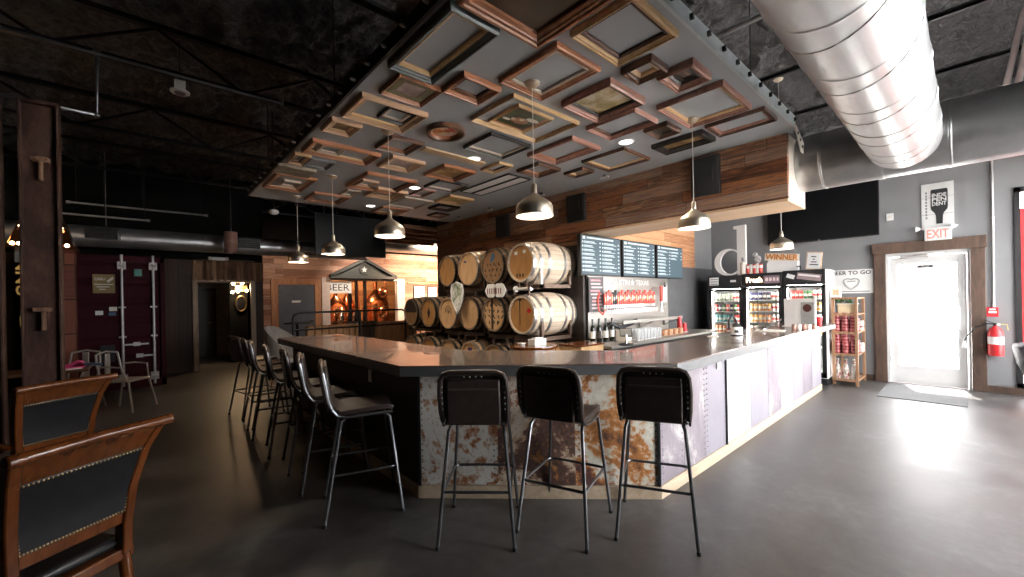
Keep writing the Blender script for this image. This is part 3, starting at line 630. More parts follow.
frame(2.51, 2.97, 5.53, 6.04, .07, .06, 'frame_tan', 'broad tan frame with a small dim picture beyond the large copper frame', 'frame_gold', P_photo, 'frame_brown', .04)
frame(3.06, 3.58, 5.8, 6.46, .025, .035, 'frame_cream', 'thin cream empty frame towards the far side of the panel', None)
frame(3.04, 3.26, 5.22, 5.64, .025, .04, 'frame_rose', 'thin dark rose frame between the gilt landscape and the cream frame', None)
frame(3.07, 3.55, 6.6, 7.1, .06, .05, 'frame_copper', 'copper and tan frame at the middle of the far edge', 'frame_tan')
frame(1.83, 2.18, 3.7, 4.1, .04, .055, 'frame_brown', 'brown empty frame right beside the second pendant canopy', 'frame_copper')
frame(2.09, 2.5, 4.22, 4.64, .06, .055, 'frame_tan', 'tan frame with a pale drawing just beyond the second pendant canopy', 'frame_gold', P_photo, 'frame_cream', .03)
frame(1.28, 1.98, 4.28, 4.68, .05, .06, 'frame_copper', 'wide copper frame with a small cream frame inside, left side of the panel', 'frame_gold')
frame(1.39, 1.64, 4.36, 4.6, .05, .035, 'frame_cream', 'small cream frame inside the wide copper frame')
frame(1.43, 1.7, 4.86, 5.2, .035, .035, 'frame_grey', 'speckled grey frame around the third pendant canopy')
frame(1.25, 1.42, 4.79, 5.14, .035, .05, 'frame_gold', 'small gold empty frame on the left edge beside the speckled grey frame', 'frame_brown')
t = thing('picture', 'unframed grey brown landscape on the left far edge of the panel', 'picture', (1.4, 5.46, ZP), 0, 'frames on the ceiling panel')
MB().box(-.2, -.17, -.03, .22, .17, 0).build('canvas', P_wide, t, .003); MB().box(-.19, -.16, -.034, .21, .16, -.03).build('painted_face', P_wide, t)
frame(1.26, 1.74, 5.66, 6.42, .055, .05, 'frame_copper', 'large copper frame at the far left corner of the panel', 'frame_tan')
frame(1.42, 1.62, 5.94, 6.22, .035, .04, 'frame_cream', 'small white frame inside the far left copper frame around the farthest pendant canopy')
frame(1.26, 1.53, 3.68, 3.98, .05, .055, 'frame_tan', 'small tan framed dark picture on the left edge of the panel', 'frame_gold', P_oldl)
frame(1.29, 1.87, 3.1, 3.57, .055, .06, 'frame_tan', 'large tan frame on the left with a small dark frame inside its corner', 'frame_gold')
frame(1.55, 1.8, 3.18, 3.42, .03, .035, 'frame_black', 'small black frame inside the large tan frame on the left', 'frame_cream')
M['olive'] = plain('olive_mount', (.17, .14, .08), .7)
frame(1.38, 1.74, 2.66, 3.0, .03, .05, 'frame_copper', 'copper framed faded photograph with olive mount, left of the oval flowers', None, P_photo, 'olive', .06)
frame(1.72, 2.07, 2.36, 2.66, .05, .06, 'frame_copper', 'copper empty frame between the teal frame and the oval flowers', 'frame_brown')
# vents and lights of the panel
for k, (x0_, x1_) in enumerate(((3.55, 3.72), (3.76, 3.93))):
    t = thing('air_vent', ['long white vent panel on the grey ceiling, the one away from the beam', 'long white vent panel on the grey ceiling, the one nearer the beam'][k], 'air vent', (x0_, 3.95, ZP), 0, 'white vent panels')
    MB().box(0, 0, -.012, x1_-x0_, 1.05, 0).build('cover', M['white'], t, .002); ring(MB(), (x1_-x0_)/2+.012, .54, [(0, 0), (0, .02), (.012, .02), (.012, 0)]).xf(Matrix.Translation(((x1_-x0_)/2, .525, 0))).build('surround', M['black'], t)
for k, (x, y, lab) in enumerate([(2.865, 3.777, 'round white ceiling light beside the long tan board'), (3.788, 2.371, 'round white ceiling light nearest the wooden beam, right of the nearest lamp cord'),
                            (2.935, 5.276, 'round white ceiling light between the two far pendant cords'), (2.91, 6.73, 'round white ceiling light nearest the far edge of the panel')]):
    t = thing('ceiling_light', lab, 'ceiling light', (x, y, ZP), 0, 'recessed lights')
    MB().lathe([(.085, 0), (.085, -.008), (.07, -.01), (.068, 0)], n=24).build('rim', M['white'], t); MB().disc((0, 0, -.004), .069, 'Z', 24).build('lens', M['whitelight'], t)
for k, (x, y) in enumerate([(4.58, 3.2), (4.59, 4.365), (4.6, 5.633), (4.62, 6.607)]):
    t = thing('spot_light', ORD[k]+' small white spot along the top of the wooden wall counting from the right', 'spot light', (x, y, ZP), 0, 'small spots along the wood wall')
    MB().cyl((0, 0, 0), (0, 0, -.03), .015, n=8).build('mount', M['black'], t); MB().cbox((0, 0, -.04), (.03, .13, .025)).build('lamp_head', M['white'], t, .004)
# pendant lamps
def pendant(x, y, lab, ztop=ZP):
    t = thing('pendant_lamp', lab, 'pendant lamp', (x, y, 2.15), 0, 'champagne metal pendant lamps')
    pr = [(.138, 0), (.141, .01), (.138, .07), (.128, .09), (.095, .118), (.06, .14), (.034, .158), (.022, .172), (.02, .235), (.012, .245), (.004, .25)]
    MB().lathe(pr, n=32).build('lamp_shade', M['lampmetal'], t)
    MB().lathe([(.1385, .001), (.133, .055), (.12, .085), (.095, .107), (.05, .13), (.002, .14)], n=32).build('shade_lining', M['lamp_inner'], t)
    MB().lathe([(.14, -.004), (.142, .004), (.138, .006), (.134, .002), (.14, -.004)], n=32).build('rim', M['lamp_inner'], t)
    MB().ball((0, 0, .075), .032, 12).build('bulb', M['bulb'], t)
    MB().cyl((0, 0, .24), (0, 0, ztop-2.15), .0035, n=6).build('cord', M['cream'], t)
    MB().lathe([(.001, ztop-2.15-.035), (.03, ztop-2.15-.033), (.058, ztop-2.15-.01), (.06, ztop-2.15)], n=20).build('canopy', M['lampmetal'], t)
pendant(2.21, 2.175, 'champagne pendant lamp nearest the camera, over the angled bar corner')
pendant(1.775, 3.677, 'champagne pendant lamp in front of the hanging black screen, right of it')
pendant(1.851, 5.442, 'champagne pendant lamp in front of the left part of the hanging black screen')
pendant(1.787, 6.781, 'farthest pendant lamp, over the far end of the left counter')
pendant(3.785, 1.677, 'pendant lamp before the beam, over the right counter near the menu screens')
pendant(6.6, 1.72, 'pendant lamp below the end of the beam, over the far right counter by the fridges', ZC)
# header vents
for k, (a, b) in enumerate([((692, 161), (721, 193)), ((568, 197), (586, 220)), ((497, 217), (510, 236))]):
    p, q = at(*a, X=4.84), at(*b, X=4.84)
    t = thing('speaker', ['largest black wall speaker on the wood beam, near its right end', 'black wall speaker on the wood wall right of the nearest lamp', 'black wall speaker on the wood wall above the barrel rows'][k], 'speaker', (4.85, (p.y+q.y)/2, (p.z+q.z)/2), 0, 'black boxes on the wooden beam')
    w, h = abs(p.y-q.y)/2, abs(p.z-q.z)/2
    MB().box(-.05, -w, -h, 0, w, h).build('box', M['black'], t, .006); MB().box(-.056, -w+.02, -h+.02, -.05, w-.02, h-.02).build('grille', plain('speaker_grille', (.02, .02, .02), .8, 0, .3, 80), t)
    MB().tube([(-.056, -w*.55, h*.5), (-.075, -w*.6, h*.3), (-.075, -w*.6, -h*.1), (-.056, -w*.55, -h*.3)], .004).build('cable', M['steel_dark'], t)
# ================================================================== DUCTS, JOISTS, PIPES
def duct(name, lab, p0, p1, r, m, seam=.6, group=None, strap=0):
    p0, p1 = Vector(p0), Vector(p1); d = (p1-p0); L = d.length; d.normalize()
    t = thing(name, lab, 'duct', p0, 0, group)
    MB().tube([Vector(), p1-p0], r, 40).build('pipe', M[m], t)
    k = seam*.5
    while k < L:
        MB().tube([d*(k-.012), d*(k-.006), d*(k+.006), d*(k+.012)], [r+.0005, r+.004, r+.004, r+.0005], 40, caps=False).build('seam_ring', M[m], t); k += seam
    n_ = max(2, int(L/2))
    for i in range(n_):
        c = d*(L*(i+.5)/n_); MB().tube([c+Vector((0, 0, r)), c+Vector((0, 0, ZC+.1-p0.z))], .006, 6).lathe([(r+.001, -.015), (r+.004, -.015), (r+.004, .015), (r+.001, .015)], c, 40, 'X' if abs(d.x) > .5 else 'Y').build('hanger', M[m], t)
    return t, d, L
t, d, L = duct('air_duct', 'large bright round duct running overhead from the camera to the cross duct', (.6, .377, 2.9), (5.12, .377, 2.9), .256, 'duct', .62)
pts = []
for k in range(150):   # spiral lock seam
    a = k*.3; pts.append((k*L/150, .2575*math.cos(a), .2575*math.sin(a)))
MB().tube(pts, .004, 5).build('spiral_seam', M['duct'], t)
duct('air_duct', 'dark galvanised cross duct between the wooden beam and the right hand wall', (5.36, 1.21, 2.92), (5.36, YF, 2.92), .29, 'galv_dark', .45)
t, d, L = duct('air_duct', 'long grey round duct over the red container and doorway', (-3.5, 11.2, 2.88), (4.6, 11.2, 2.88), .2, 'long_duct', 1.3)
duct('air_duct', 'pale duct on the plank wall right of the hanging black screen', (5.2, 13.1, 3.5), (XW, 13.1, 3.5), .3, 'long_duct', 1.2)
for k, (a, b) in enumerate([((85, 228), (118, 240)), ((233, 238), (260, 249))]):
    p, q = at(*a, Y=11.0), at(*b, Y=11.0)
    o = thing('duct_grille', ['black louvred grille on the long duct above the red container', 'black louvred grille on the long duct above the wide doorway'][k], 'grille', ((p.x+q.x)/2, 11.02, (p.z+q.z)/2), 0, 'grilles on the long duct')
    w, h = (q.x-p.x)/2, (p.z-q.z)/2
    MB().box(-w, -.06, -h, w, .1, h).build('box', M['black'], o, .005)
    mb = MB()
    for i in range(4): mb.cbox((0, -.065, -h*.7+i*h*.45), (w*1.8, .02, .01), rx=.5)
    mb.build('louvres', M['steel_dark'], o)
def joist(y, lab, x0=XL, x1=XW, z0=3.98, z1=4.42):
    t = thing('roof_joist', lab, 'joist', (x0, y, z0), 0, 'black roof joists'); L = x1-x0; h = z1-z0
    MB().box(0, -.035, 0, L, -.008, .04).box(0, .008, 0, L, .035, .04).build('bottom_chord', M['blackmetal'], t)
    MB().box(0, -.04, h, L, .04, h+.05).build('top_chord', M['blackmetal'], t)
    mb = MB(); n = int(L/.75)
    for k in range(n): mb.bar((k*L/n, 0, 0 if k % 2 else h), ((k+1)*L/n, 0, h if k % 2 else 0), .03, .03)
    mb.build('web', M['blackmetal'], t)
JL = ['black roof joist nearest the camera above the grey panel', 'black roof joist crossing high behind the round white ceiling speaker', 'black roof joist above the middle of the dark left side', 'black roof joist above the red container', 'black roof joist next to the plank wall']
for k, y in enumerate((3.3, 5.65, 8.0, 10.3, 12.6)): joist(y, JL[k])
def xpipe(name, lab, pts, r, m, cat='pipe'):
    p0 = Vector(pts[0]); t = thing(name, lab, cat, p0); P = [Vector(p)-p0 for p in pts]
    MB().tube(P, r, 8).build('tube', M[m], t)
    mb = MB()
    for p in P[1:-1]: mb.ball(p, r*1.5, 8)
    for a, b in ((P[0], P[1]), (P[-1], P[-2])): u = (b-a).normalized(); mb.cyl(a, a+u*.05, r*1.5, n=8)
    mb.build('fitting', M[m], t); return t
p = at(97, 57, Y=5.55); q = at(97, 115, Y=5.55); r_ = at(40, 102, Y=5.55)
xpipe('sprinkler_pipe', 'thin black sprinkler drop pipe with elbow, left of the round ceiling speaker', [(p.x, 5.55, 4.0), (q.x, 5.55, q.z), (r_.x-1, 5.55, r_.z)], .018, 'tubing')
xpipe('conduit_pipe', 'long thin pipe along the high joist on the left', [(XL, 5.5, 3.93), (1.3, 5.5, 3.93), (1.3, 5.5, 3.99)], .016, 'tubing')
for k, (a, b) in enumerate([((66, 200), (208, 217)), ((55, 214), (150, 222))]):
    p, q = at(*a, Y=10.2), at(*b, Y=10.2); z = (p.z+q.z)/2
    t = xpipe('conduit_pipe', ['upper of the two pale pipes above the long duct', 'lower of the two pale pipes above the long duct'][k], [(p.x, 10.2-.15*k, z), (q.x, 10.2-.15*k, z)], .016, 'galvrod')
    for f in (.06, .5, .94): MB().cyl(((q.x-p.x)*f, 0, 0), ((q.x-p.x)*f, 0, ZC-z), .005, n=6).build('hanger', M['black'], t)
p = at(180, 93, Z=3.78)
t = thing('ceiling_speaker', 'round white ceiling speaker hanging in the dark above the left side', 'ceiling speaker', (p.x, p.y, p.z))
MB().lathe([(.001, 0), (.08, 0), (.085, .005), (.085, .02), (.03, .04), (.001, .04)], n=24).build('baffle', M['white'], t); MB().box(-.045, -.045, .03, .045, .045, .12).build('box', M['cream'], t); MB().disc((0, 0, -.003), .04, 'Z', 20).lathe([(.03, -.004), (.045, -.008), (.05, 0)], n=20).build('cone', M['grey_wall'], t)
MB().cyl((0, 0, .12), (0, 0, .55), .006, n=6).build('rod', M['black'], t)
for k, (x, lab) in enumerate([(5.9, 'black roof beam crossing above the cross duct'), (7.4, 'black roof beam above the fridges'), (3.4, 'black roof beam beside the near end of the bright duct')]):
    t = thing('roof_beam', lab, 'beam', (x, YF, 4.05), 0, 'roof beams above the bright duct')
    MB().box(-.018, 0, .17, .018, 4.6, .18).box(-.004, 0, .18, .004, 4.6, .21).box(-.018, 0, .21, .018, 4.6, .22).build('i_section', M['blackmetal'], t)
    for y in (.8, 2.4, 4.0): MB().cyl((0, y, .2), (0, y, .45), .012, n=6).build('hanger', M['blackmetal'], t)
xpipe('conduit_pipe', 'pale pipe on the rough roof beside the edge of the grey panel', [(4.3, YF, 4.1), (4.3, 2.4, 4.1), (4.3, 2.4, 4.4)], .025, 'galvrod')
for k, (p, q) in enumerate([((1006, 86), (1024, 10)), ((1018, 84), (1032, 20)), ]):
    a, b = at(*p, X=6.2), at(*q, X=6.2)
    t = thing('door_track', ['left of the two pale slanted tracks high at the right edge', 'right of the two pale slanted tracks high at the right edge'][k], 'track', a, 0, 'slanted tracks at the right')
    MB().bar((0, 0, 0), b-a, .1, .03).build('rail', plain('pale_pink_track', (.62, .5, .48), .5), t); MB().bar((.03, 0, 0), b-a+Vector((.03, 0, 0)), .03, .05).build('flange', M['galvrod'], t)

# ================================================================== BARREL WALL
BX = 3.95
def make_barrel(stave, head, hoop, r0=.262, rb=.305, L=.88, mark=None):
    t = thing('barrel', 'x', 'barrel')
    pr = []; n = 16
    for i in range(n+1):
        u = -1+2*i/n; pr.append((r0+(rb-r0)*(1-u*u), L/2+u*L/2))
    body = [(r0-.028, .03), (r0-.024, 0)]+pr+[(r0-.024, L), (r0-.028, L-.03)]
    MB().lathe(body, n=44, axis='X').build('staves', M[stave], t)
    MB().disc((.03, 0, 0), r0-.025, 'X', 40, None, .02).build('head', M[head], t)
    for u in (-.96, -.72, -.36, .36, .72, .96):
        w = .024; f = lambda q: r0+(rb-r0)*(1-q*q)
        a, b = u-w/(L/2), u+w/(L/2); a = max(a, -1); b = min(b, 1)
        MB().lathe([(f(a)+.0003, L/2+a*L/2), (f(a)+.004, L/2+a*L/2), (f(b)+.004, L/2+b*L/2), (f(b)+.0003, L/2+b*L/2)], n=44, axis='X').build('hoop', M[hoop], t)
    return t
def hm(mb, t, m, name='head_mark'): return mb.build(name, M[m], t)
def char_text(t, lines, m='charmark', y0=.1, sz=.06):
    mb = MB()
    rs = random.Random(len(lines)*7+int(y0*100))
    for k, l in enumerate(lines):
        n = len(l); w = .075*n/2*sz/.06
        for q in range(n):
            yc = w-(q+.5)*2*w/n; z = y0-k*.085; h = sz*.5
            mb.tube([(.0188, yc+rs.uniform(-.4, .4)*w/n*1.4, z+h*(1-u)*1.1-h*.5+rs.uniform(-.2, .2)*h) for u in (0, .35, .7, 1)], sz*.11, 5)
    hm(mb, t, m, 'stencil')
b_pale = make_barrel('stave_pale', 'head_a', 'hoop', .265, .318, .9)
b_dark = make_barrel('stave_dark', 'head_b', 'hoop_black'); b_dark2 = make_barrel('stave_dark', 'head_c', 'hoop_black'); b_mid = make_barrel('stave_mid', 'head_b', 'hoop')
b_amb = make_barrel('stave_dark', 'head_a', 'hoop_black')
YS = [4.19, 4.81, 5.43, 6.05, 6.7, 7.36]
def place(src, y, z, lab, group='barrels of the barrel wall', first=[]):
    o = src if src not in first else dup(src)
    first.append(src); o.location = (BX, y, z); o['label'] = lab; o['group'] = group; return o
protos = {k: v for k, v in dict(pale=b_pale, dark=b_dark, dark2=b_dark2, mid=b_mid, amb=b_amb).items()}
for v in protos.values(): v.location = (0, 0, -50)
base = {k: (v, [c for c in v.children]) for k, v in protos.items()}
def bar_(kind, y, z, lab):
    src, ch = base[kind]
    c = src.copy(); COL.objects.link(c)
    for q in ch: d = q.copy(); COL.objects.link(d); d.parent = c
    c.location = (BX, y, z); c['label'] = lab; c['group'] = 'barrels of the barrel wall'; return c
ZU, ZM, ZL = 2.035, 1.305, .585
b = bar_('pale', YS[0], ZU, 'big pale barrel with silver hoops in the top row, two white stickers on its head')
hm(MB().box(.0175, .07, .12, .0195, .13, .165).box(.0175, -.1, .13, .0195, -.04, .175), b, 'paperwhite', 'sticker'); mb = MB()
for k in range(3): mb.box(.0175, -.05+.06*k, -.2, .0195, -.02+.06*k, -.15)
hm(mb, b, 'charmark', 'stencil')
b = bar_('dark2', YS[1], ZU, 'dark barrel head with black stencilled lettering and a blue blot, second in the top row')
hm(MB().ball((.0185, .0, .14), .06, 12, (.04, .8, 1)).ball((.0185, .03, .09), .04, 10, (.04, 1, 1)), b, 'bluemark' if 'bluemark' in M else 'charmark', 'blot'); char_text(b, ['aaaa', 'aaaaa', 'aaaa', 'aaa'], y0=.02, sz=.075)
b = bar_('mid', YS[2], ZU, 'clean pale barrel head with a small blue tag, third in the top row')
M['bluetag'] = plain('blue_tag', (.05, .09, .2), .5); hm(MB().box(.0175, .06, .1, .0195, .13, .13), b, 'bluetag', 'tag')
bar_('amb', YS[3], ZU, 'plain amber barrel head at the left end of the top row')
b = bar_('pale', YS[0], ZM, 'big pale barrel in the middle row with a dark drip and red dot')
hm(MB().prism([(.035, .235), (.055, .235), (.05, -.1), (.043, -.16), (.036, -.1)], .0175, .0195, 'YZ').ball((.0185, .04, .21), .03, 8, (.04, 1.3, .6)), b, 'charmark', 'drip'); hm(MB().disc((.0185, -.14, .06), .035, 'X', 14), b, 'red', 'dot')
b = bar_('dark', YS[1], ZM, 'barrel head with a broad black stripe and lettering, second in the middle row')
hm(MB().box(.0175, .015, -.235, .0195, .06, .235), b, 'charmark', 'stripe'); char_text(b, ['aaaa', 'aaaaa', 'aaaaa', 'aaa'], y0=.13, sz=.08)
b = bar_('dark', YS[2], ZM, 'pale barrel head with faint scuffs right of the shield sign, third in the middle row')
mb = MB()
for a, c_, r in ((.1, .12, .02), (-.12, .08, .018), (-.04, -.13, .016), (.02, 0, .022), (.1, -.06, .014)): mb.disc((.0185, a, c_), r, 'X', 8, r*.5)
hm(mb, b, 'stave_mid', 'scuff')
b = bar_('mid', YS[3], ZM, 'pale barrel head with a burnt target ring, fourth in the middle row')
mb = MB()
for r in (.04, .085): mb.tube([(.0185, r*math.cos(a), .04+r*math.sin(a)) for a in [PI*k/16-.4 for k in range(22)]], .006, 5)
mb.ball((.0185, 0, .02), .02, 8, (.08, 1, 1.4)); hm(mb, b, 'charmark', 'ring')
b = bar_('amb', YS[4], ZM, 'amber barrel head with a black diamond hole, fifth in the middle row')
hm(MB().prism([(0, .11), (.055, 0), (0, -.11), (-.055, 0)], .0175, .0195, 'YZ'), b, 'charmark', 'diamond')
b = bar_('dark2', YS[5], ZM, 'brown two tone barrel head at the left end of the middle row, half blackened')
hm(MB().prism([(.235*math.cos(a), .235*math.sin(a)) for a in [PI*k/20 for k in range(21)]], .0175, .0192, 'YZ'), b, 'charmark', 'blackening')
for k, y in enumerate(YS):
    lab = ['bottom row barrel under the big pale drip barrel, just above the counter', 'bottom row barrel under the striped head, just above the counter', 'bottom row barrel with a purple square, just above the counter', 'bottom row pale barrel under the burnt target head', 'bottom row barrel under the black diamond head', 'bottom row barrel at the far left under the half blackened head'][k]
    b = bar_(['mid', 'dark', 'mid', 'dark', 'amb', 'dark2'][k], y, ZL, lab)
    if k == 2: M['purple'] = plain('purple_square', (.06, .03, .12), .5); hm(MB().box(.0175, -.05, .08, .0195, .06, .17), b, 'purple', 'tag')
for v, ch in base.values():
    for c in ch: bpy.data.objects.remove(c)
    bpy.data.objects.remove(v)
def rack(y0, y1, zc, lab, pale=False):
    t = thing('barrel_rack', lab, 'rack', (BX, y0-.3, zc-.36), 0, 'steel barrel racks'); W = y1-y0+.6
    m = M['steel_rack']
    for x in (.12, .72):
        MB().box(x, 0, 0, x+.05, W, .05).build('cradle_rail', m, t)
        for y in (.02, W-.06): MB().box(x, y, 0, x+.045, y+.045, .3).build('post', M['cream'] if pale and x < .3 and y < .1 else m, t)
    for y in (.0, W/2-.04, W-.05): MB().box(.12, y, -.001, .77, y+.05, .05).build('side_rail', m, t)
    for yc in (W*.3, W*.7):
        ring(MB(), .16, .05, [(0, 0), (0, .03), (.012, .03), (.012, 0)]).xf(Matrix.Translation((.1, yc, -.05)) @ Matrix.Rotation(PI/2, 4, 'Z') @ Matrix.Rotation(PI/2, 4, 'X')).build('fork_pocket', m, t)
M['steel_rack'] = plain('rusty_rack_steel', (.11, .07, .05), .5, .5)
for row, zc in enumerate((ZU, ZM)):
    for k in range(3 if row else 2):
        rack(YS[2*k], YS[2*k+1], zc, ['rack under the %s of the %s barrel row' % (('right pair', 'middle pair', 'left pair')[k], ('top', 'middle')[row])][0], k == 0 and row == 0)
# shield sign, oval logo sign, spray bar
t = thing('shield_sign', 'white and green shield shaped sign hanging between the barrel rows', 'sign', (3.86, 5.6, 1.58), 0)
pl = [(-.14, .2), (0, .24), (.14, .2), (.17, .1), (.14, -.06), (.07, -.17), (0, -.27), (-.07, -.17), (-.14, -.06), (-.17, .1)]
MB().prism(pl, -.012, .012, 'YZ').build('plate', paint('shield_print', [(.35, (.1,.16,.08)), (.47, (.45,.5,.4)), (.55, (.75,.75,.7))], 9), t, .004)
MB().tube([(-.014, a, b) for a, b in pl], .012, 6, True).build('border', M['white'], t)
t = thing('logo_sign', 'white lettered twin hop shaped sign hung between the barrel rows', 'sign', (3.9, 4.68, 1.66), 0)
mb = MB()
for c in (.1, -.1): mb.prism([(c+.13*math.cos(a)*(1+.06*math.cos(6*a)), .105*math.sin(a)*(1+.06*math.cos(6*a))) for a in [2*PI*k/36 for k in range(36)]], -.008, .008, 'YZ')
mb.build('plate', M['white'], t); mb = MB()
for k in range(7): mb.box(-.0095, .16-.05*k, -.05, -.007, .182-.05*k, .035)
mb.build('lettering', plain('dull_red_letters', (.22, .08, .08), .5), t)
t = thing('towel_bar', 'short white bar hung beside the twin hop sign under the big pale barrel', 'bar', (3.98, 4.04, 1.67))
MB().cyl((0, 0, 0), (0, .27, 0), .022).build('bar', M['white'], t); MB().cyl((0, .26, 0), (0, .29, 0), .045).build('end_flange', M['white'], t); MB().cyl((0, 0, 0), (0, -.04, 0), .03).build('end_cap', M['chrome'], t)
for y in (.05, .2): MB().box(-.01, y, .022, .01, y+.03, .1).build('bracket', M['steel_rack'], t)
# ================================================================== MENU SCREENS, TAP WALL
for k, (a, b) in enumerate([((580, 235), (621.3, 277.5)), ((622.3, 240.5), (655.5, 278)), ((656.5, 244.5), (683, 278.4))]):
    p, q = at(*a, Y=3.72), at(*b, Y=3.72); W = q.x-p.x-.02; H = .6
    t = thing('menu_screen', ['leftmost of the three menu screens over the taps', 'middle menu screen over the taps', 'rightmost menu screen over the taps, its right column half empty'][k], 'screen', ((p.x+q.x)/2, 3.74, 2.155), 0, 'menu screens')
    MB().box(-W/2, -.02, -H/2, W/2, .045, H/2).build('housing', M['black'], t, .004); MB().box(-W/2+.015, -.024, -H/2+.02, W/2-.015, -.019, H/2-.02).build('display', M['screen'], t)
    mb = MB(); mb.box(-W*.36, -.027, H*.4, W*.3, -.0245, H*.44).box(-W*.46, -.027, H*.38, -W*.4, -.0245, H*.45)
    rnd = random.Random(k)
    for c in range(2):
        for r in range(8):
            if k == 2 and c == 1 and r > 2: continue
            x = -W*.47+c*W*.48; z = H*.31-r*H*.098
            mb.box(x, -.027, z-.014, x+.022, -.0245, z+.014); mb.box(x+.04, -.027, z+.002, x+.04+W*rnd.uniform(.15, .27), -.0245, z+.014); mb.box(x+.04, -.027, z-.014, x+.04+W*rnd.uniform(.2, .33), -.0245, z-.006); mb.box(x+W*.41, -.027, z-.008, x+W*.44, -.0245, z+.012)
    mb.build('menu_lines', M['screen_text'], t); MB().box(-.15, .04, -.1, .15, .06, .1).build('wall_mount', M['blackmetal'], t)
st = MB().box(4.92, 3.772, .92, 7.35, 3.797, 1.86).build('stainless_splashback', M['stainless'], None, .002); tag(st, 'stainless steel sheet behind the red taps', 'splashback')
t = thing('chalk_menu', 'small framed hand lettered board left of the red taps', 'board', (5.1, 3.757, 1.575))
MB().box(-.18, -.012, -.26, .18, .012, .26).build('board', plain('blackboard', (.1, .095, .1), .8), t); ring(MB(), .19, .27, [(0, 0), (0, .022), (.02, .022), (.02, 0)]).xf(Matrix.Rotation(PI/2, 4, 'X').inverted() @ Matrix.Rotation(PI, 4, 'X')).build('border', M['steel_dark'], t)
mb = MB(); mb2 = MB(); rnd = random.Random(3)
for r in range(9): (mb if r % 3 else mb2).box(-.15+rnd.uniform(0, .04), -.016, .21-r*.052-.013, .15-rnd.uniform(0, .09), -.0125, .21-r*.052+.012)
mb.build('chalk_lines', M['pinkchalk'] if 'pinkchalk' in M else plain('pale_chalk', (.5, .42, .42), .8), t); mb2.build('chalk_lines', plain('pink_chalk', (.55, .25, .27), .8), t)
sg = thing('wall_lettering', 'white place name letters with a star on the steel above the taps', 'lettering', (6.13, 3.77, 1.765))
MB().text('AUSTIN', XZ(-.33, -.003, 0), .15, .004, fit=(.48, .085)).build('word', M['white'], sg); MB().text('TEXAS', XZ(.31, -.003, 0), .15, .004, fit=(.42, .085)).build('word', M['white'], sg)
MB().prism([((.055 if k % 2 == 0 else .023)*math.sin(PI*k/5), (.055 if k % 2 == 0 else .023)*math.cos(PI*k/5)) for k in range(10)], -.008, .002, 'XZ').build('star', M['white'], sg)
tp = thing('tap_rail', 'long chrome tap rail crowded with red tap handles', 'beer taps', (5.16, 3.7, 1.33))
MB().box(0, -.04, 0, 1.5, .07, .05).build('rail', M['stainless'], tp, .006)
for k in range(26):
    x = .025+k*.0575; h = .25+.03*((k*7) % 3)
    hd = MB().prism([(x-.02, .08), (x+.02, .08), (x+.024, h), (x-.024, h)], -.055, -.03, 'XZ').build('tap_handle', M['redtap'] if k not in (4, 5) else M['black'], tp, .006)
    MB().box(x-.016, -.058, .13+.02*(k % 3), x+.016, -.0545, .2+.02*(k % 2)).build('handle_badge', M['cream'] if k % 3 else M['frame_gold'], hd)
    MB().cyl((x, -.042, .035), (x, -.042, .085), .009, n=8).cyl((x, -.035, .02), (x, -.085, .01), .009, n=8).cyl((x, -.085, .012), (x, -.09, -.05), .007, n=8).build('faucet', M['chrome'], tp)
tl = thing('tap_tower', 'single taller red tap at the right end of the tap rail', 'beer tap', (6.95, 3.7, 1.33))
MB().cyl((0, 0, -.08), (0, 0, .1), .03).build('column', M['chrome'], tl); MB().prism([(-.03, .1), (.03, .1), (.045, .38), (-.045, .38)], -.03, .01, 'XZ').build('tap_handle', M['redtap'], tl, .006); MB().cyl((0, 0, .06), (0, -.08, .03), .01, n=8).build('faucet', M['chrome'], tl)
o = thing('drip_tray', 'stainless drip shelf under the red taps', 'drip tray', (5.35, 3.45, 1.12))
MB().box(0, 0, 0, 1.9, .33, .02).build('tray', M['stainless'], o, .003); MB().box(0, 0, .02, 1.9, .012, .05).build('lip', M['stainless'], o)
for x in (.1, .95, 1.8): MB().box(x, .29, -.12, x+.03, .325, 0).bar((x+.015, .05, 0), (x+.015, .3, -.11), .02, .012).build('support', M['stainless'], o)
t = thing('clipboard', 'white clipboard hanging on the wall right of the taps', 'clipboard', (7.18, 3.755, 1.57))
MB().box(-.07, -.01, -.15, .07, .01, .15).build('board', M['white'], t, .003); MB().box(-.03, -.018, .12, .03, -.008, .17).tube([(-.02, -.01, .16), (0, -.01, .22), (.02, -.01, .16)], .004).build('clip', M['black'], t)
o = MB().tube([(5.16, 3.735, 1.6), (5.1, 3.725, 1.5), (5.08, 3.7, 1.34), (5.13, 3.66, 1.27), (5.2, 3.68, 1.33)], .014, 8).build('beer_hose', M['redtap']); tag(o, 'red hose curling beside the left end of the tap rail', 'hose')
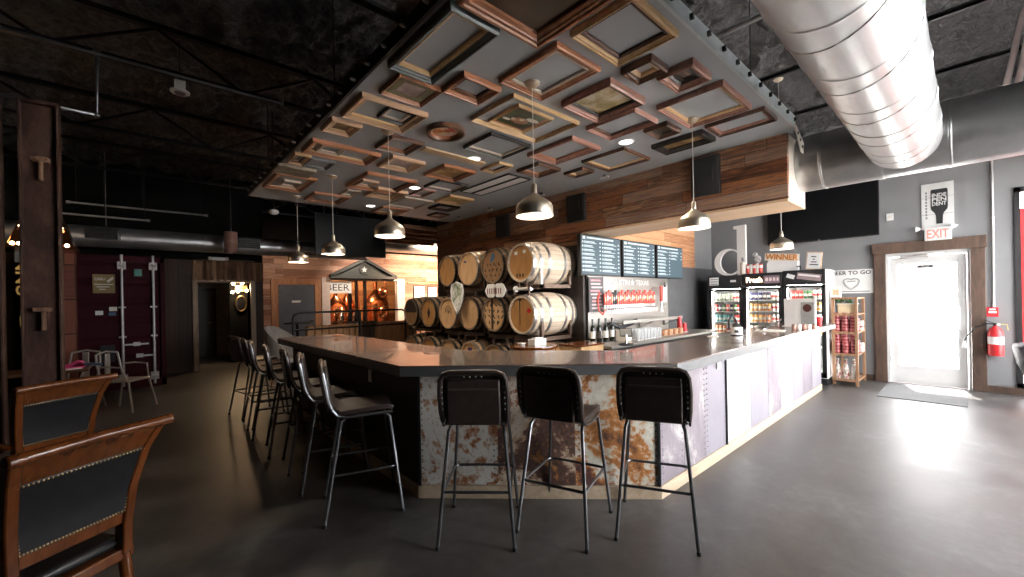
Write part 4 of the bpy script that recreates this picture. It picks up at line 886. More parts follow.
# back counter with its clutter
bc = thing('back_counter', 'low steel work counter along the tap wall', 'counter', (4.45, 3.05, 0))
MB().box(0, 0, .86, 3.3, .72, .9).build('worktop', M['stainless'], bc, .004); MB().box(.02, .06, .1, 3.28, .7, .86).build('carcass', M['cladding'], bc); MB().box(.1, .12, 0, 3.2, .66, .1).build('plinth', M['black'], bc)
for k in range(4): d_ = MB().box(.04+k*.81, .035, .14, .82+k*.81, .06, .82).build('door', M['steel_dark'], bc, .004); MB().box(.7+k*.81, .01, .5, .72+k*.81, .035, .7).build('handle', M['chrome'], d_)
def bottle(x, y, z, lab, m='bottle', h=.3, r=.036, lm='cream', group='bottles on the back counter', cap=None):
    t = thing('bottle', lab, 'bottle', (x, y, z), 0, group)
    MB().lathe([(.001, 0), (r, 0), (r, h*.58), (r*.85, h*.66), (r*.38, h*.76), (r*.36, h*.97), (r*.42, h*.975), (r*.42, h), (.001, h)], n=16).build('glass', M[m], t)
    MB().lathe([(r+.0008, h*.18), (r+.0012, h*.18), (r+.0012, h*.48), (r+.0008, h*.48)], n=16).build('paper_label', M[lm], t)
    if cap: MB().lathe([(r*.45, h*.93), (r*.46, h*1.0), (.001, h*1.01)], n=12).build('cap', M[cap], t)
    return t
for k in range(6): bottle(4.66+.078*k, 3.5-.05*(k % 2), .9, ORD[k]+' dark bottle from the left in the cluster below the lettered board', lm=['cream', 'charmark', 'paperwhite'][k % 3], h=.33)
o = thing('paper_box', 'small white carton beside the dark bottles on the back counter', 'box', (5.15, 3.32, .9)); MB().box(-.09, -.07, 0, .09, .07, .15).build('carton', M['cream'], o, .003); MB().box(-.09, -.072, .1, .09, -.07, .13).build('band', M['frame_tan'], o)
k = 0
for r in range(2):
    for c in range(8):
        t = thing('glass', '%s tumbler from the left in the %s row of clear glasses under the drip shelf' % (ORD[c], ('front', 'back')[r]), 'glass', (5.33+.088*c, 3.2+.12*r, .9), 0, 'clear tumblers under the taps')
        MB().lathe([(.001, .004), (.03, .004), (.038, .15), (.035, .15), (.028, .012), (.001, .01)], n=14).build('tumbler', M['drink'], t); MB().lathe([(.001, .0), (.031, .0), (.031, .006), (.001, .006)], n=14).build('base', M['white'], t)
t = thing('scoop_stand', 'black handled metal scoop on a stand left of the clear tumblers', 'bar tool', (5.4, 3.55, .9))
MB().prism([(-.25, .22), (.1, .12), (.12, .15), (-.22, .26)], -.04, .04, 'XZ').build('blade', M['steel_dark'], t); MB().tube([(.02, 0, .16), (.3, -.02, .22), (.45, -.02, .27)], [.03, .04, .02], 8).build('grip', M['black'], t); MB().box(-.1, -.05, 0, .1, .05, .13).build('stand', M['stainless'], t, .004)
for k in range(8):
    t = thing('pot', ORD[k]+' small tan pot from the left along the right part of the back counter', 'pot', (6.12+.09*k, 3.25, .9), 0, 'tan pots on the back counter')
    MB().lathe([(.001, 0), (.035, 0), (.042, .09), (.038, .09), (.032, .01), (.001, .01)], n=14).build('pot', M['frame_tan' if k % 2 else 'frame_copper'], t); MB().lathe([(.037, .07), (.001, .085)], n=12).build('filling', M['cream'], t)
for k in range(2):
    t = thing('cup', ['red plastic cup upside down at the right end of the back counter', 'red squeeze bottle behind the upside down red cup'][k], 'cup', (7.0+.12*k, 3.3+.15*k, .9))
    MB().lathe([(.001, .16+.1*k), (.032, .16+.1*k), (.048, 0), (.001, 0)], n=16).build('body', M['red'], t); MB().lathe([(.0485, 0), (.052, .004), (.0485, .012)], n=16).build('rim', M['white'], t)
# upright barrel serving as a side table behind the bar with napkin box
t = thing('barrel_table', 'upright barrel used as a small table behind the bar with a white box on it', 'table', (3.55, 3.55, 0))
MB().lathe([(.255+.05*(1-(u*2-1)**2), .93*u) for u in [i/14 for i in range(15)]]+[(.001, .93)], n=36).build('staves', M['stave_mid'], t)
for z in (.05, .25, .68, .88): MB().lathe([(r_, h_) for r_, h_ in ((.26+.05*(1-(z/.465-1)**2), z-.02), (.264+.05*(1-(z/.465-1)**2), z-.02), (.264+.05*(1-(z/.465-1)**2), z+.02), (.26+.05*(1-(z/.465-1)**2), z+.02))], n=36).build('hoop', M['hoop_black'], t)
MB().lathe([(.001, .93), (.29, .93), (.295, .945), (.29, .965), (.001, .965)], n=40).build('table_top', M['chair_wood'], t)
t = thing('napkin_box', 'white napkin box on the barrel table behind the bar', 'box', (3.58, 3.52, .965)); MB().box(-.1, -.06, 0, .1, .06, .075).build('box', M['white'], t, .004); MB().cbox((0, 0, .08), (.14, .07, .02), .1).build('napkins', M['paperwhite'], t)
t = thing('dish', 'small white dish left of the napkin box on the barrel table', 'dish', (3.42, 3.62, .965)); MB().lathe([(.001, 0), (.03, 0), (.05, .03), (.046, .03), (.028, .006), (.001, .006)], n=16).build('dish', M['white'], t); MB().ball((0, 0, .02), .028, 8, (1, 1, .6)).build('contents', M['cream'], t)
t = thing('crate', 'honey coloured wooden tray beside the barrel table below the dark bottles', 'crate', (4.1, 3.25, .0)); MB().box(-.22, -.17, .5, .22, .17, .94).build('box', M['frame_gold'], t, .01); MB().box(-.23, -.18, .94, .23, .18, .96).build('lid', M['chair_wood'], t, .004)
for sx in (-.18, .18): MB().box(sx-.03, -.15, 0, sx+.03, .15, .5).build('leg', M['frame_brown'], t)
# items on the counter
def on(px, py): return at(px, py, Z=ZT)
p = on(626, 345)
t = thing('card_reader', 'black card reader stand on the bar top in front of the tumblers', 'card reader', p, 0.5)
MB().lathe([(.001, 0), (.075, 0), (.075, .012), (.03, .02), (.001, .02)], n=24).build('base', M['black'], t); MB().cyl((0, 0, .015), (.02, 0, .1), .012).build('stem', M['chrome'], t); MB().cbox((.02, 0, .12), (.02, .12, .085), 0, 0, -.5).build('tablet', M['black'], t, .004); MB().cbox((.008, 0, .122), (.004, .105, .07), 0, 0, -.5).build('display', M['cream'], t)
p = on(737, 339)
t = thing('napkin_caddy', 'white printed caddy with black top on the right counter', 'caddy', p, .3)
MB().lathe([(.001, 0), (.05, 0), (.055, .01), (.055, .12), (.05, .13), (.001, .13)], n=20).build('canister', M['white'], t); MB().lathe([(.057, .03), (.058, .03), (.058, .05), (.057, .05)], n=20).box(-.0585, -.02, .07, -.056, .02, .1).build('print', M['ink'], t); MB().lathe([(.045, .13), (.03, .16), (.012, .17), (.012, .2), (.001, .2)], n=16).build('top', M['black'], t)
MB().tube([(0, 0, .19), (-.02, .04, .26), (-.03, .07, .2), (-.03, .075, .1)], .012).build('spout', M['black'], t)
o = thing('coaster', 'small white paper coaster lying on the right counter, left of the caddy', 'coaster', on(713, 337)+Vector((0, 0, .001))); MB().lathe([(.001, 0), (.06, 0), (.06, .008), (.001, .008)], n=20).build('card', M['paperwhite'], o); MB().lathe([(.045, .0085), (.05, .0085), (.05, .0095), (.045, .0095)], n=20).build('print', M['frame_tan'], o)
p = on(800, 327)
t = thing('menu_holder', 'white upright card with a dark round picture on the far right counter', 'card', p, -.2)
MB().box(-.01, -.2, 0, .01, .2, .4).build('card', M['paperwhite'], t, .002); MB().box(-.013, -.18, .03, -.0105, -.02, .35).build('photo', plain('photo_ground', (.35, .36, .35), .5), t); MB().disc((-.0145, -.1, .27), .055, 'X', 20).build('photo_subject', plain('dark_red_round', (.1, .03, .03), .5), t); MB().box(-.06, -.21, 0, .06, .21, .012).build('foot', M['white'], t)
for k in range(5):
    q = on(794+5*k, 329.5); t = thing('can', ORD[k]+' little pale can from the left at the foot of the upright white card', 'can', q, 0, 'little cans before the white card')
    MB().lathe([(.001, 0), (.026, 0), (.028, .008), (.028, .06), (.022, .068), (.001, .068)], n=14).build('body', M['cream' if k % 2 else 'frame_rose'], t); MB().lathe([(.022, .068), (.023, .071), (.001, .07)], n=14).build('rim', M['chrome'], t)
p = on(819, 325)
t = thing('cup', 'red plastic cup with a straw at the far end of the right counter', 'cup', p); MB().lathe([(.001, 0), (.032, 0), (.046, .12), (.043, .12), (.03, .01), (.001, .01)], n=18).build('body', M['red'], t); MB().lathe([(.046, .12), (.049, .122), (.046, .126), (.043, .12)], n=18).build('rim', M['white'], t); MB().tube([(0, 0, .02), (.02, .01, .16)], .004).build('straw', M['white'], t)
p = on(770, 331)
t = thing('tray', 'pale tray with a black handled tool on the right counter before the middle fridge', 'tray', p, .2); MB().box(-.12, -.16, 0, .12, .16, .012).build('tray', M['cream'], t, .003); MB().tube([(-.1, .1, .02), (.05, -.05, .09), (.09, -.12, .15)], [.008, .012, .014]).build('tool_handle', M['black'], t); MB().ball((-.05, .06, .03), .035, 10, (1.4, 1, .6)).build('scoop', M['chrome'], t)
o = MB().box(1.9, 3.2, ZT, 1.99, 3.3, ZT+.003).build('coaster', M['frame_rose']); tag(o, 'thin square coaster on the left counter near its bend', 'coaster')
# ================================================================== FRIDGES
FXF = 8.4
def fy(px): return at(px, 300, X=FXF).y
edges = [fy(708), fy(742.5), fy(782.5), fy(826)]
M['fridge_in'] = plain('white_fridge_liner', (.8, .8, .78), .5)
M['tube_glow'] = emis('fridge_tube', (1, .97, .93), 40)
cans = [['jar_green', 'jar_green', 'cream'], ['can_red', 'can_dark', 'green'], ['can_teal', 'can_teal', 'can_red'], ['can_orange', 'cream', 'can_teal']], [['can_blue', 'can_dark', 'cream'], ['can_amber', 'can_amber', 'cream'], ['can_amber', 'can_orange', 'cream'], ['cream', 'can_amber', 'can_dark']], [['can_red', 'green', 'cream'], ['can_red', 'can_red', 'can_amber'], ['can_amber', 'can_orange', 'cream'], ['can_orange', 'can_red', 'can_amber']]
for nm, c in dict(jar_green=(.36, .42, .3), can_red=(.5, .05, .04), can_dark=(.05, .04, .06), can_teal=(.1, .3, .3), can_orange=(.55, .2, .08), can_blue=(.05, .05, .14), can_amber=(.55, .27, .07)).items(): M[nm] = plain(nm+'_tin', c, .3, .2)
def make_can(m):
    t = thing('can', 'x', 'can'); MB().lathe([(.001, 0), (.026, 0), (.031, .008), (.031, .125), (.025, .138), (.001, .138)], n=14).build('body', M[m], t); MB().lathe([(.0315, .045), (.032, .045), (.032, .085), (.0315, .085)], n=14).build('print', M['cream' if m != 'cream' else 'can_red'], t); return t
canp = {m: make_can(m) for m in ('jar_green', 'cream', 'can_red', 'can_dark', 'green', 'can_teal', 'can_orange', 'can_blue', 'can_amber')}
used = set()
CN = dict(jar_green='pale green jar', cream='cream can', can_red='red can', can_dark='dark can', green='leaf green can', can_teal='teal can', can_orange='orange can', can_blue='navy can', can_amber='amber can')
FN = ['left', 'middle', 'right']; SN = ['top', 'second', 'third', 'fourth']
for f in range(3):
    ya, yb = edges[f]-.008, edges[f+1]+.008; W = ya-yb; H = [1.9, 1.915, 1.93][f]; D = .72
    t = thing('display_fridge', ['leftmost glass door drinks fridge under the big white letter d', 'middle glass door drinks fridge with the glowing sign', 'rightmost glass door drinks fridge with tilted stickers and white side'][f], 'fridge', (FXF, yb, 0), 0, 'glass door fridges')
    MB().box(.06, 0, .1, D, .03, H).build('side_panel', M['white'] if f == 2 else M['black'], t); MB().box(.06, W-.03, .1, D, W, H).build('side_panel', M['black'], t)
    MB().box(D-.03, .03, .1, D, W-.03, H).build('back_panel', M['fridge_in'], t); MB().box(.06, .03, .1, D-.03, W-.03, .2).build('floor_panel', M['fridge_in'], t); MB().box(.06, .03, H-.24, D-.03, W-.03, H).build('top_box', M['black'], t)
    for y in (.03, W-.034): MB().box(.08, y, .2, D-.03, y+.004, H-.24).build('liner', M['fridge_in'], t)
    MB().box(0, 0, H-.25, .06, W, H).build('header_panel', M['black'], t, .004); MB().box(.02, 0, 0, D, W, .1).build('plinth', M['black'], t)
    fw = .055; dr = MB().box(.0, 0, .12, .05, fw, H-.26).box(0, W-fw, .12, .05, W, H-.26).box(0, 0, .12, .05, W, .2).box(0, 0, H-.3, .05, W, H-.26).build('door', M['black'], t, .003)
    MB().box(.03, fw-.005, .19, .035, W-fw+.005, H-.29).build('pane', M['glass'], dr); MB().box(-.03, W-.04, .8, -.01, W-.02, 1.3).box(-.01, W-.04, .8, 0, W-.02, .84).box(-.01, W-.04, 1.26, 0, W-.02, 1.3).build('handle', M['black'], dr)
    MB().box(.075, .045, .25, .09, .06, H-.3).box(.075, W-.06, .25, .09, W-.045, H-.3).build('light_tube', M['tube_glow'], t); MB().box(.075, .06, H-.275, .1, W-.06, H-.255).build('light_tube', M['tube_glow'], t)
    for s_ in range(5):
        z = H-.49-s_*.205
        MB().box(.1, .03, z-.012, D-.05, W-.03, z).build('shelf', M['white'], t)
        if s_ > 3: continue
        nC = 7
        for c in range(nC):
            m = cans[f][s_][(c*3//nC) if (f, s_) != (0, 1) else (c % 3)]
            y = yb+W-.105-(W-.21)*c/(nC-1)
            o = canp[m] if m not in used else dup(canp[m]); used.add(m)
            o.location = (FXF+.15, y, z); o['label'] = '%s, %s from the left on the %s shelf of the %s fridge' % (CN[m], ORD[c], SN[s_], FN[f]); o['group'] = 'cans in the drinks fridges'
    mb = MB()
    if f == 0:
        MB().box(-.004, W-.2, H-.18, 0, W-.03, H-.03).build('sticker', M['paperwhite'], t); mb = MB()
        for k in range(3): mb.box(-.006, W-.19, H-.165+.045*k, -.0045, W-.05, H-.148+.045*k)
        mb.build('print', M['grey_wall'], t); MB().box(-.004, .1, H-.13, 0, .2, H-.09).build('sticker', M['paperwhite'], t)
    if f == 1:
        MB().text('Fresh', YZ(-.006, W*.69, H-.12), .14, .004, bold=.004, fit=(W*.42, .1)).build('glowing_word', emis('warm_sign_glow', (1, .72, .5), 3.5), t); MB().box(-.004, .03, H-.19, 0, W*.44, H-.05).build('sign_panel', plain('mauve_sign', (.22, .15, .17), .5), t); MB().box(-.006, W*.33, H-.15, -.0045, W*.4, H-.09).box(-.006, W*.24, H-.15, -.0045, W*.3, H-.09).box(-.006, W*.15, H-.15, -.0045, W*.21, H-.09).box(-.006, W*.07, H-.15, -.0045, W*.12, H-.09).build('print', plain('pink_white_print', (.75, .6, .6), .5), t)
    if f == 2:
        MB().cbox((-.003, W-.12, H-.1), (.005, .12, .07), 0, .35).build('sticker', M['paperwhite'], t); st_ = MB().cbox((-.003, .22, H-.12), (.005, .34, .11), 0, .17).build('sticker', plain('grey_pink_sticker', (.3, .22, .23), .5), t); MB().cbox((-.007, .22, H-.1), (.003, .3, .03), 0, .17).build('print', M['paperwhite'], st_)
# on top of the fridges
p = at(735, 272, X=8.5); q = at(735, 226, X=8.5)
t = thing('letter_sign', 'big white wooden letter d standing on the left fridge', 'letter', (8.5, at(734.5, 270, X=8.5).y, 1.905)); Hh = q.z-1.905
MB().prism([(.0, 0), (-.04, .0), (-.2, .0), (-.2, .03), (-.165, .035), (-.165, Hh-.02), (-.06, Hh-.02)][::-1] if False else [(-.06, 0.0), (-.215, 0.0), (-.215, Hh), (-.0, Hh-.01), (-.0, Hh-.06), (-.06, Hh-.07)], -.03, .03, 'YZ').build('stem', M['white'], t, .004)
cy, cz, rr = .1, .255, .26
outer = [(cy-1.0*rr*math.cos(a), cz+rr*math.sin(a)) for a in [PI*.24+k*(2*PI-.48*PI)/30 for k in range(31)]]
inner = [(cy-.035-.72*rr*math.cos(a), cz+.87*rr*math.sin(a)) for a in [PI*.24+k*(2*PI-.48*PI)/30 for k in range(31)]]
mb = MB(); vs = []; fs = []
for h in (-.03, .03):
    for a in outer+inner: vs.append((h, a[0], a[1]))
n = 31
for k in range(n-1):
    fs += [(k, k+1, n+k+1, n+k), (2*n+k, 3*n+k, 3*n+k+1, 2*n+k+1), (k, 2*n+k, 2*n+k+1, k+1), (n+k, n+k+1, 3*n+k+1, 3*n+k)]
fs += [(0, n, 3*n, 2*n), (n-1, 3*n-1, 4*n-1, 2*n-1)]
mb.add(vs, fs).build('bowl', M['white'], t)
def fy2(px): return at(px, 265, X=8.5).y
t = thing('candle_jar', 'tall white jar with a patterned figure on top beside the letter d', 'jar', (8.5, fy2(743.5), 1.9)); MB().lathe([(.001, 0), (.055, 0), (.055, .2), (.06, .21), (.05, .24), (.001, .24)], n=18).build('body', M['cream'], t); MB().ball((0, 0, .3), .06, 12, (.6, .9, 1.5)).build('top_figure', paint('patterned_figure', [(.45, (.1,.1,.1)), (.52, (.7,.68,.65))], 30), t)
for k in range(5):
    t = thing('can', ORD[k]+' red and white can from the left on top of the middle fridge', 'can', (8.48, fy2(748.5+3.1*k), 1.915), 0, 'red cans on the middle fridge')
    MB().lathe([(.001, 0), (.03, 0), (.033, .01), (.033, .16), (.027, .175), (.001, .175)], n=14).build('body', M['redtap' if k % 2 == 0 else 'cream'], t); MB().lathe([(.0335, .1), (.034, .1), (.034, .15), (.0335, .15)], n=14).build('print', M['white'], t)
t = thing('figurine', 'pale patterned figurine standing behind the red cans on the fridge', 'figurine', (8.62, fy2(755.5), 1.915)); MB().lathe([(.001, 0), (.05, 0), (.05, .02), (.02, .04), (.02, .22), (.001, .22)], n=14).build('base', M['white'], t); MB().ball((0, 0, .27), .07, 12, (.7, .9, 1.1)).ball((.0, .04, .36), .045, 10).build('figure', paint('dappled_figure', [(.42, (.25,.22,.22)), (.55, (.75,.72,.7))], 25), t)
t = thing('banner_box', 'white box with tilted orange prize lettering on top of the fridges', 'sign', (8.55, fy2(782), 1.915)); w_ = fy2(766)-fy2(797)
MB().prism([(-w_/2, 0), (w_/2, 0), (w_/2, .16), (w_*.42, .24), (-w_/2, .3)], -.06, .06, 'YZ').build('box', M['white'], t, .004)
MB().text('WINNER', Matrix.Translation((-.075, 0, .27)) @ Matrix.Rotation(.11, 4, 'X') @ YZ(0, 0, 0).copy() , .1, .004, bold=.003, fit=(w_*1.06, .1)).build('lettering', plain('orange_brown_letters', (.5, .2, .05), .5), t); MB().cbox((-.065, 0, .265), (.006, w_*1.12, .13), 0, .11).build('letter_strip', M['cream'], t)
t = thing('framed_card', 'small framed white card with dark lines on top of the right fridge', 'card', (8.5, fy2(814), 1.93)); MB().cbox((0, 0, .15), (.015, .22, .3), 0, .1).build('border', M['frame_tan'], t, .002); MB().cbox((-.009, 0, .15), (.004, .19, .27), 0, .1).build('card', M['paperwhite'], t)
mb = MB()
for k, l in enumerate((.07, .03, .08, .12)): mb.cbox((-.0125, 0, .22-.045*k), (.002, l, .016), 0, .1)
mb.build('print', M['ink'], t); MB().bar((.0, 0, .2), (.1, 0, 0), .03, .01).build('strut', M['black'], t)
o = MB().tube([(8.42, fy2(803)+.02, 1.95), (8.45, fy2(801), 2.0), (8.5, fy2(797), 2.0), (8.52, fy2(796), 1.93)], .012, 8).build('cable', M['black']); tag(o, 'short black cable loop on the fridge top left of the framed card', 'cable')
#PART4
# ================================================================== RIGHT WALL ITEMS
p, q = at(773, 180, X=XW), at(881.5, 238, X=XW)
t = thing('television', 'large black flat television on the grey wall above the fridges', 'television', (XW, 1.83, 2.98))
MB().box(-.1, -.84, -.48, -.05, .84, .48).build('housing', M['black'], t, .006); MB().box(-.103, -.82, -.46, -.099, .82, .46).build('display', M['tvscreen'], t); MB().box(-.05, -.2, -.2, 0, .2, .2).build('wall_mount', M['blackmetal'], t); MB().disc((-.104, 0, -.47), .012, 'X', 10).build('status_light', M['clip'], t)
p, q = at(921, 183.5, X=XW), at(954.5, 226, X=XW)
W, H = abs(p.y-q.y), 0.72; zc = (p.z+q.z)/2-.02
t = thing('poster', 'white poster of a black upside down bottle on the grey wall above the exit sign', 'poster', (XW, (p.y+q.y)/2, zc))
MB().box(-.012, -W/2, -H/2, 0, W/2, H/2).build('sheet', M['paperwhite'], t); ring(MB(), W*.38, H*.43, [(0, 0), (0, .001), (.004, .001), (.004, 0)]).xf(Matrix.Translation((-.0125, 0, 0)) @ Matrix.Rotation(PI/2, 4, 'Y')).build('border_line', M['grey_wall'], t)
bo = [(-.085, .26), (.085, .26), (.095, .24), (.095, -.02), (.09, -.06), (.05, -.12), (.04, -.16), (.035, -.29), (-.035, -.29), (-.04, -.16), (-.05, -.12), (-.09, -.06), (-.095, -.02), (-.095, .24)]
b = MB().prism([(a-.02, c) for a, c in bo], -.0145, -.0122, 'YZ').build('bottle_shape', M['ink'], t)
mb = MB()
for k, l in enumerate(('INDE', 'PEN', 'DENT')): mb.text(l, YZ(-.016, -.02, .165-k*.068), .07, .0006, bold=.002, fit=(.16, .06))
mb.build('lettering', M['paperwhite'], b); mb = MB()
for k in range(9): mb.box(-.0135, .115, .2-.05*k, -.0122, .135, .232-.05*k)
mb.build('side_print', M['grey_wall'], t)
t = thing('exit_sign', 'white exit sign with pale red letters over the glass door', 'sign', (XW, .305, 2.43)); MB().box(-.1, -.15, -.1, -.02, .15, .1).build('housing', M['white'], t, .005)
MB().text('EXIT', YZ(-.101, 0, 0), .18, .001, bold=.003, fit=(.24, .14)).build('lettering', plain('pale_red_letters', (.8, .25, .2), .5), t); MB().box(-.02, -.05, -.05, 0, .05, .05).build('mount', M['white'], t)
for s in (-1, 1): MB().cyl((-.06, s*.15, .08), (-.06, s*.22, .11), .008, n=8).lathe([(.001, 0), (.02, 0), (.045, .05), (.001, .055)], (-.06, s*.2, .1), 12, 'Y').build('emergency_lamp', M['white'], t)
p = at(890, 217, X=XW); t = thing('thermostat', 'small white square plate on the grey wall left of the poster', 'wall plate', (XW, p.y, p.z)); MB().box(-.015, -.045, -.06, 0, .045, .06).build('plate', M['white'], t, .003); MB().box(-.018, -.02, -.02, -.014, .02, .02).build('dial', M['cream'], t)
t = thing('shop_sign', 'white sign with a heart shaped crest on the grey wall above the jar shelf', 'sign', (XW, 1.39, 1.725)); MB().box(-.02, -.3, -.21, 0, .3, .21).build('board', M['paperwhite'], t, .003)
hp = [(0, -.13), (.09, -.05), (.115, .02), (.1, .06), (.05, .075), (0, .06), (-.05, .075), (-.1, .06), (-.115, .02), (-.09, -.05)]
MB().text('BEER TO GO', YZ(-.021, 0, .155), .1, .001, bold=.002, fit=(.54, .07)).build('lettering', M['ink'], t); mb = MB().tube([(-.022, a, c-.02) for a, c in hp], .006, 5, True).tube([(-.022, a*.86, c*.84-.02) for a, c in hp], .003, 5, True).box(-.0225, -.06, -.005, -.0205, .06, .01); mb.build('crest', plain('grey_crest', (.25, .25, .25), .5), t)
MB().box(-.0225, -.25, -.185, -.0205, .25, -.17).build('small_print', M['grey_wall'], t)
p = at(993, 312, X=XW)
o = xpipe('conduit_pipe', 'pale vertical conduit running down the grey wall to the red pull box', [(XW-.02, -.262, ZC), (XW-.02, -.262, 2.6), (XW-.02, -.255, 1.27)], .013, 'galvrod')
t = thing('fire_alarm', 'red fire alarm pull box on the grey wall above the extinguisher', 'fire alarm', (XW, -.24, 1.2)); MB().box(-.05, -.06, -.07, 0, .06, .07).build('box', M['red'], t, .006); MB().box(-.06, -.04, -.015, -.05, .04, .012).build('pull_handle', M['white'], t, .003); MB().box(-.053, -.03, .03, -.049, .03, .05).build('print', M['paperwhite'], t)
t = thing('fire_extinguisher', 'red fire extinguisher with white label hanging right of the glass door', 'fire extinguisher', (XW-.09, -.265, .56))
MB().lathe([(.001, 0), (.075, 0), (.08, .015), (.08, .33), (.065, .39), (.03, .42), (.025, .44), (.001, .44)], n=24).build('cylinder', M['red'], t); MB().lathe([(.0805, .17), (.0815, .17), (.0815, .28), (.0805, .28)], n=24).build('paper_label', M['paperwhite'], t)
MB().cyl((0, 0, .44), (0, 0, .48), .02).bar((0, .02, .48), (0, .12, .53), .02, .01).bar((0, .02, .47), (0, .11, .47), .02, .01).build('valve_handle', M['blackmetal'], t); MB().lathe([(.001, 0), (.02, 0), (.02, .01), (.001, .01)], (-.03, -.03, .46), 12, 'X').build('gauge', M['cream'], t)
MB().tube([(0, -.01, .46), (-.01, .08, .47), (-.02, .2, .4), (-.02, .28, .28), (-.02, .31, .2)], .01, 8).build('hose', M['black'], t); MB().lathe([(.012, .0), (.026, -.1), (.001, -.1)], (-.02, .31, .2), 12).build('nozzle', M['white'], t); MB().box(.05, -.03, .3, .09, .03, .36).build('wall_hook', M['blackmetal'], t)
MB().tube([(-.02, -.03, .47), (-.02, -.11, .46), (.0, -.12, .38)], .004).build('tag_cord', plain('yellow_tag', (.6, .55, .1), .5), t)
# ladder shelf with jars
t = thing('wood_shelf', 'open wooden shelf stand holding red lidded jars between the counter end and exit door', 'shelf', (8.6, 1.2, 0)); SW, SD, SH = .34, .72, 1.45
for x in (0, SD-.04):
    for y in (0, SW-.04): MB().box(x, y, 0, x+.04, y+.04, SH).build('post', M['chair_wood'] if False else M['shelf_wood'], t, .003)
for z in (.1, .52, .88, 1.18): MB().box(-.005, 0, z-.02, SD, SW, z).box(-.012, 0, z-.03, 0, SW, z+.01).build('shelf', M['shelf_wood'], t, .002)
MB().box(0, 0, SH-.03, SD, SW, SH).build('top_board', M['shelf_wood'], t, .003)
M['jar_red'] = plain('red_jar_contents', (.2, .02, .025), .25); M['jar_lid'] = plain('pink_red_lid', (.36, .09, .09), .4)
def jar():
    t = thing('jar', 'x', 'jar'); MB().lathe([(.001, 0), (.044, 0), (.048, .01), (.048, .075), (.044, .085), (.001, .085)], n=18).build('glass', M['jar_red'], t); MB().lathe([(.049, .085), (.049, .105), (.001, .107)], n=18).build('lid', M['jar_lid'], t); MB().lathe([(.0485, .025), (.049, .025), (.049, .06), (.0485, .06)], n=18).build('paper_label', M['jar_lid'], t); return t
j0 = jar(); first = True
for sh, z in ((0, .88), (1, .52)):
    for r in range(3):
        for c in range(3):
            for s_ in range(3 if r == 0 else 2):
                o = j0 if first else dup(j0); first = False
                o.location = (8.67+.11*r, 1.2+.285-.112*c, z+.107*s_*.999); o['group'] = 'red jars on the wooden shelf'
                if sh == 0 and s_ > 1: o.location.z = z+.0
                o['label'] = 'red lidded jar, %s of %s column, %s row back, on the %s jar shelf' % (('bottom', 'second', 'top')[s_], ('left', 'middle', 'right')[c], ('front', 'second', 'third')[r], ('upper', 'lower')[sh])
                if sh == 0 and s_ > 1: o.location.x -= .0; o.location.z = z+.107*2
for k in range(3):
    t = thing('wrapped_bottle', ['left of the three wrapped bottles at the bottom of the jar shelf', 'middle of the three wrapped bottles at the bottom of the jar shelf', 'right, whitest of the three wrapped bottles at the bottom of the jar shelf'][k], 'bottle', (8.68, 1.485-.11*k, .1), 0, 'wrapped bottles on the bottom shelf')
    MB().lathe([(.001, 0), (.048, 0), (.052, .03), (.045, .16), (.022, .24), (.016, .28), (.026, .33), (.001, .34)], n=14).build('wrap', paint('wrap_%d' % k, [(.4, (.2,.04,.03)), (.5, (.7,.62,.55)), (.6, (.25,.2,.15))] if k < 2 else [(.35, (.4,.2,.12)), (.5, (.8,.78,.72))], 14), t); MB().lathe([(.018, .262), (.024, .268), (.018, .274)], n=12).build('tie', M['red'], t)
t = thing('produce_box', 'tan card box with green leafy plants behind it on the top shelf level', 'box', (8.64, 1.22, 1.18)); MB().box(0, .02, 0, .25, .24, .16).build('box', plain('tan_card', (.55, .43, .27), .7), t, .003); MB().box(.0, .0, .155, .27, .26, .165).build('rim', M['cream'], t)
mb = MB()
for k in range(40): a = random.uniform(0, 6.28); mb.cbox((.13+random.uniform(-.12, .1), .16+random.uniform(-.1, .14), .19+random.uniform(0, .07)), (.05, .03, .004), a, random.uniform(-1, 1), random.uniform(-1, 1))
mb.build('leaves', M['green'], t)['kind'] = 'stuff'
t = thing('goods_box', 'white boxes stacked at the side of the jar shelf, lower level', 'box', (9.1, 1.21, .52)); MB().box(0, 0, 0, .18, .12, .14).build('carton', M['white'], t, .004); MB().box(-.001, -.001, .08, .181, .121, .1).build('band', M['cream'], t)
t = thing('goods_box', 'white box at the side of the jar shelf, upper level', 'box', (9.1, 1.21, .88)); MB().box(0, 0, 0, .18, .12, .16).build('carton', M['cream'], t, .004); MB().box(-.001, -.001, .05, .181, .121, .08).build('band', M['frame_rose'], t)
t = thing('card', 'small pale card box on the left top corner of the jar shelf', 'box', (8.62, 1.42, 1.45)); MB().box(0, 0, 0, .1, .12, .17).build('box', M['cream'], t, .003); MB().box(-.002, .02, .04, 0, .1, .13).build('print', M['frame_tan'], t)
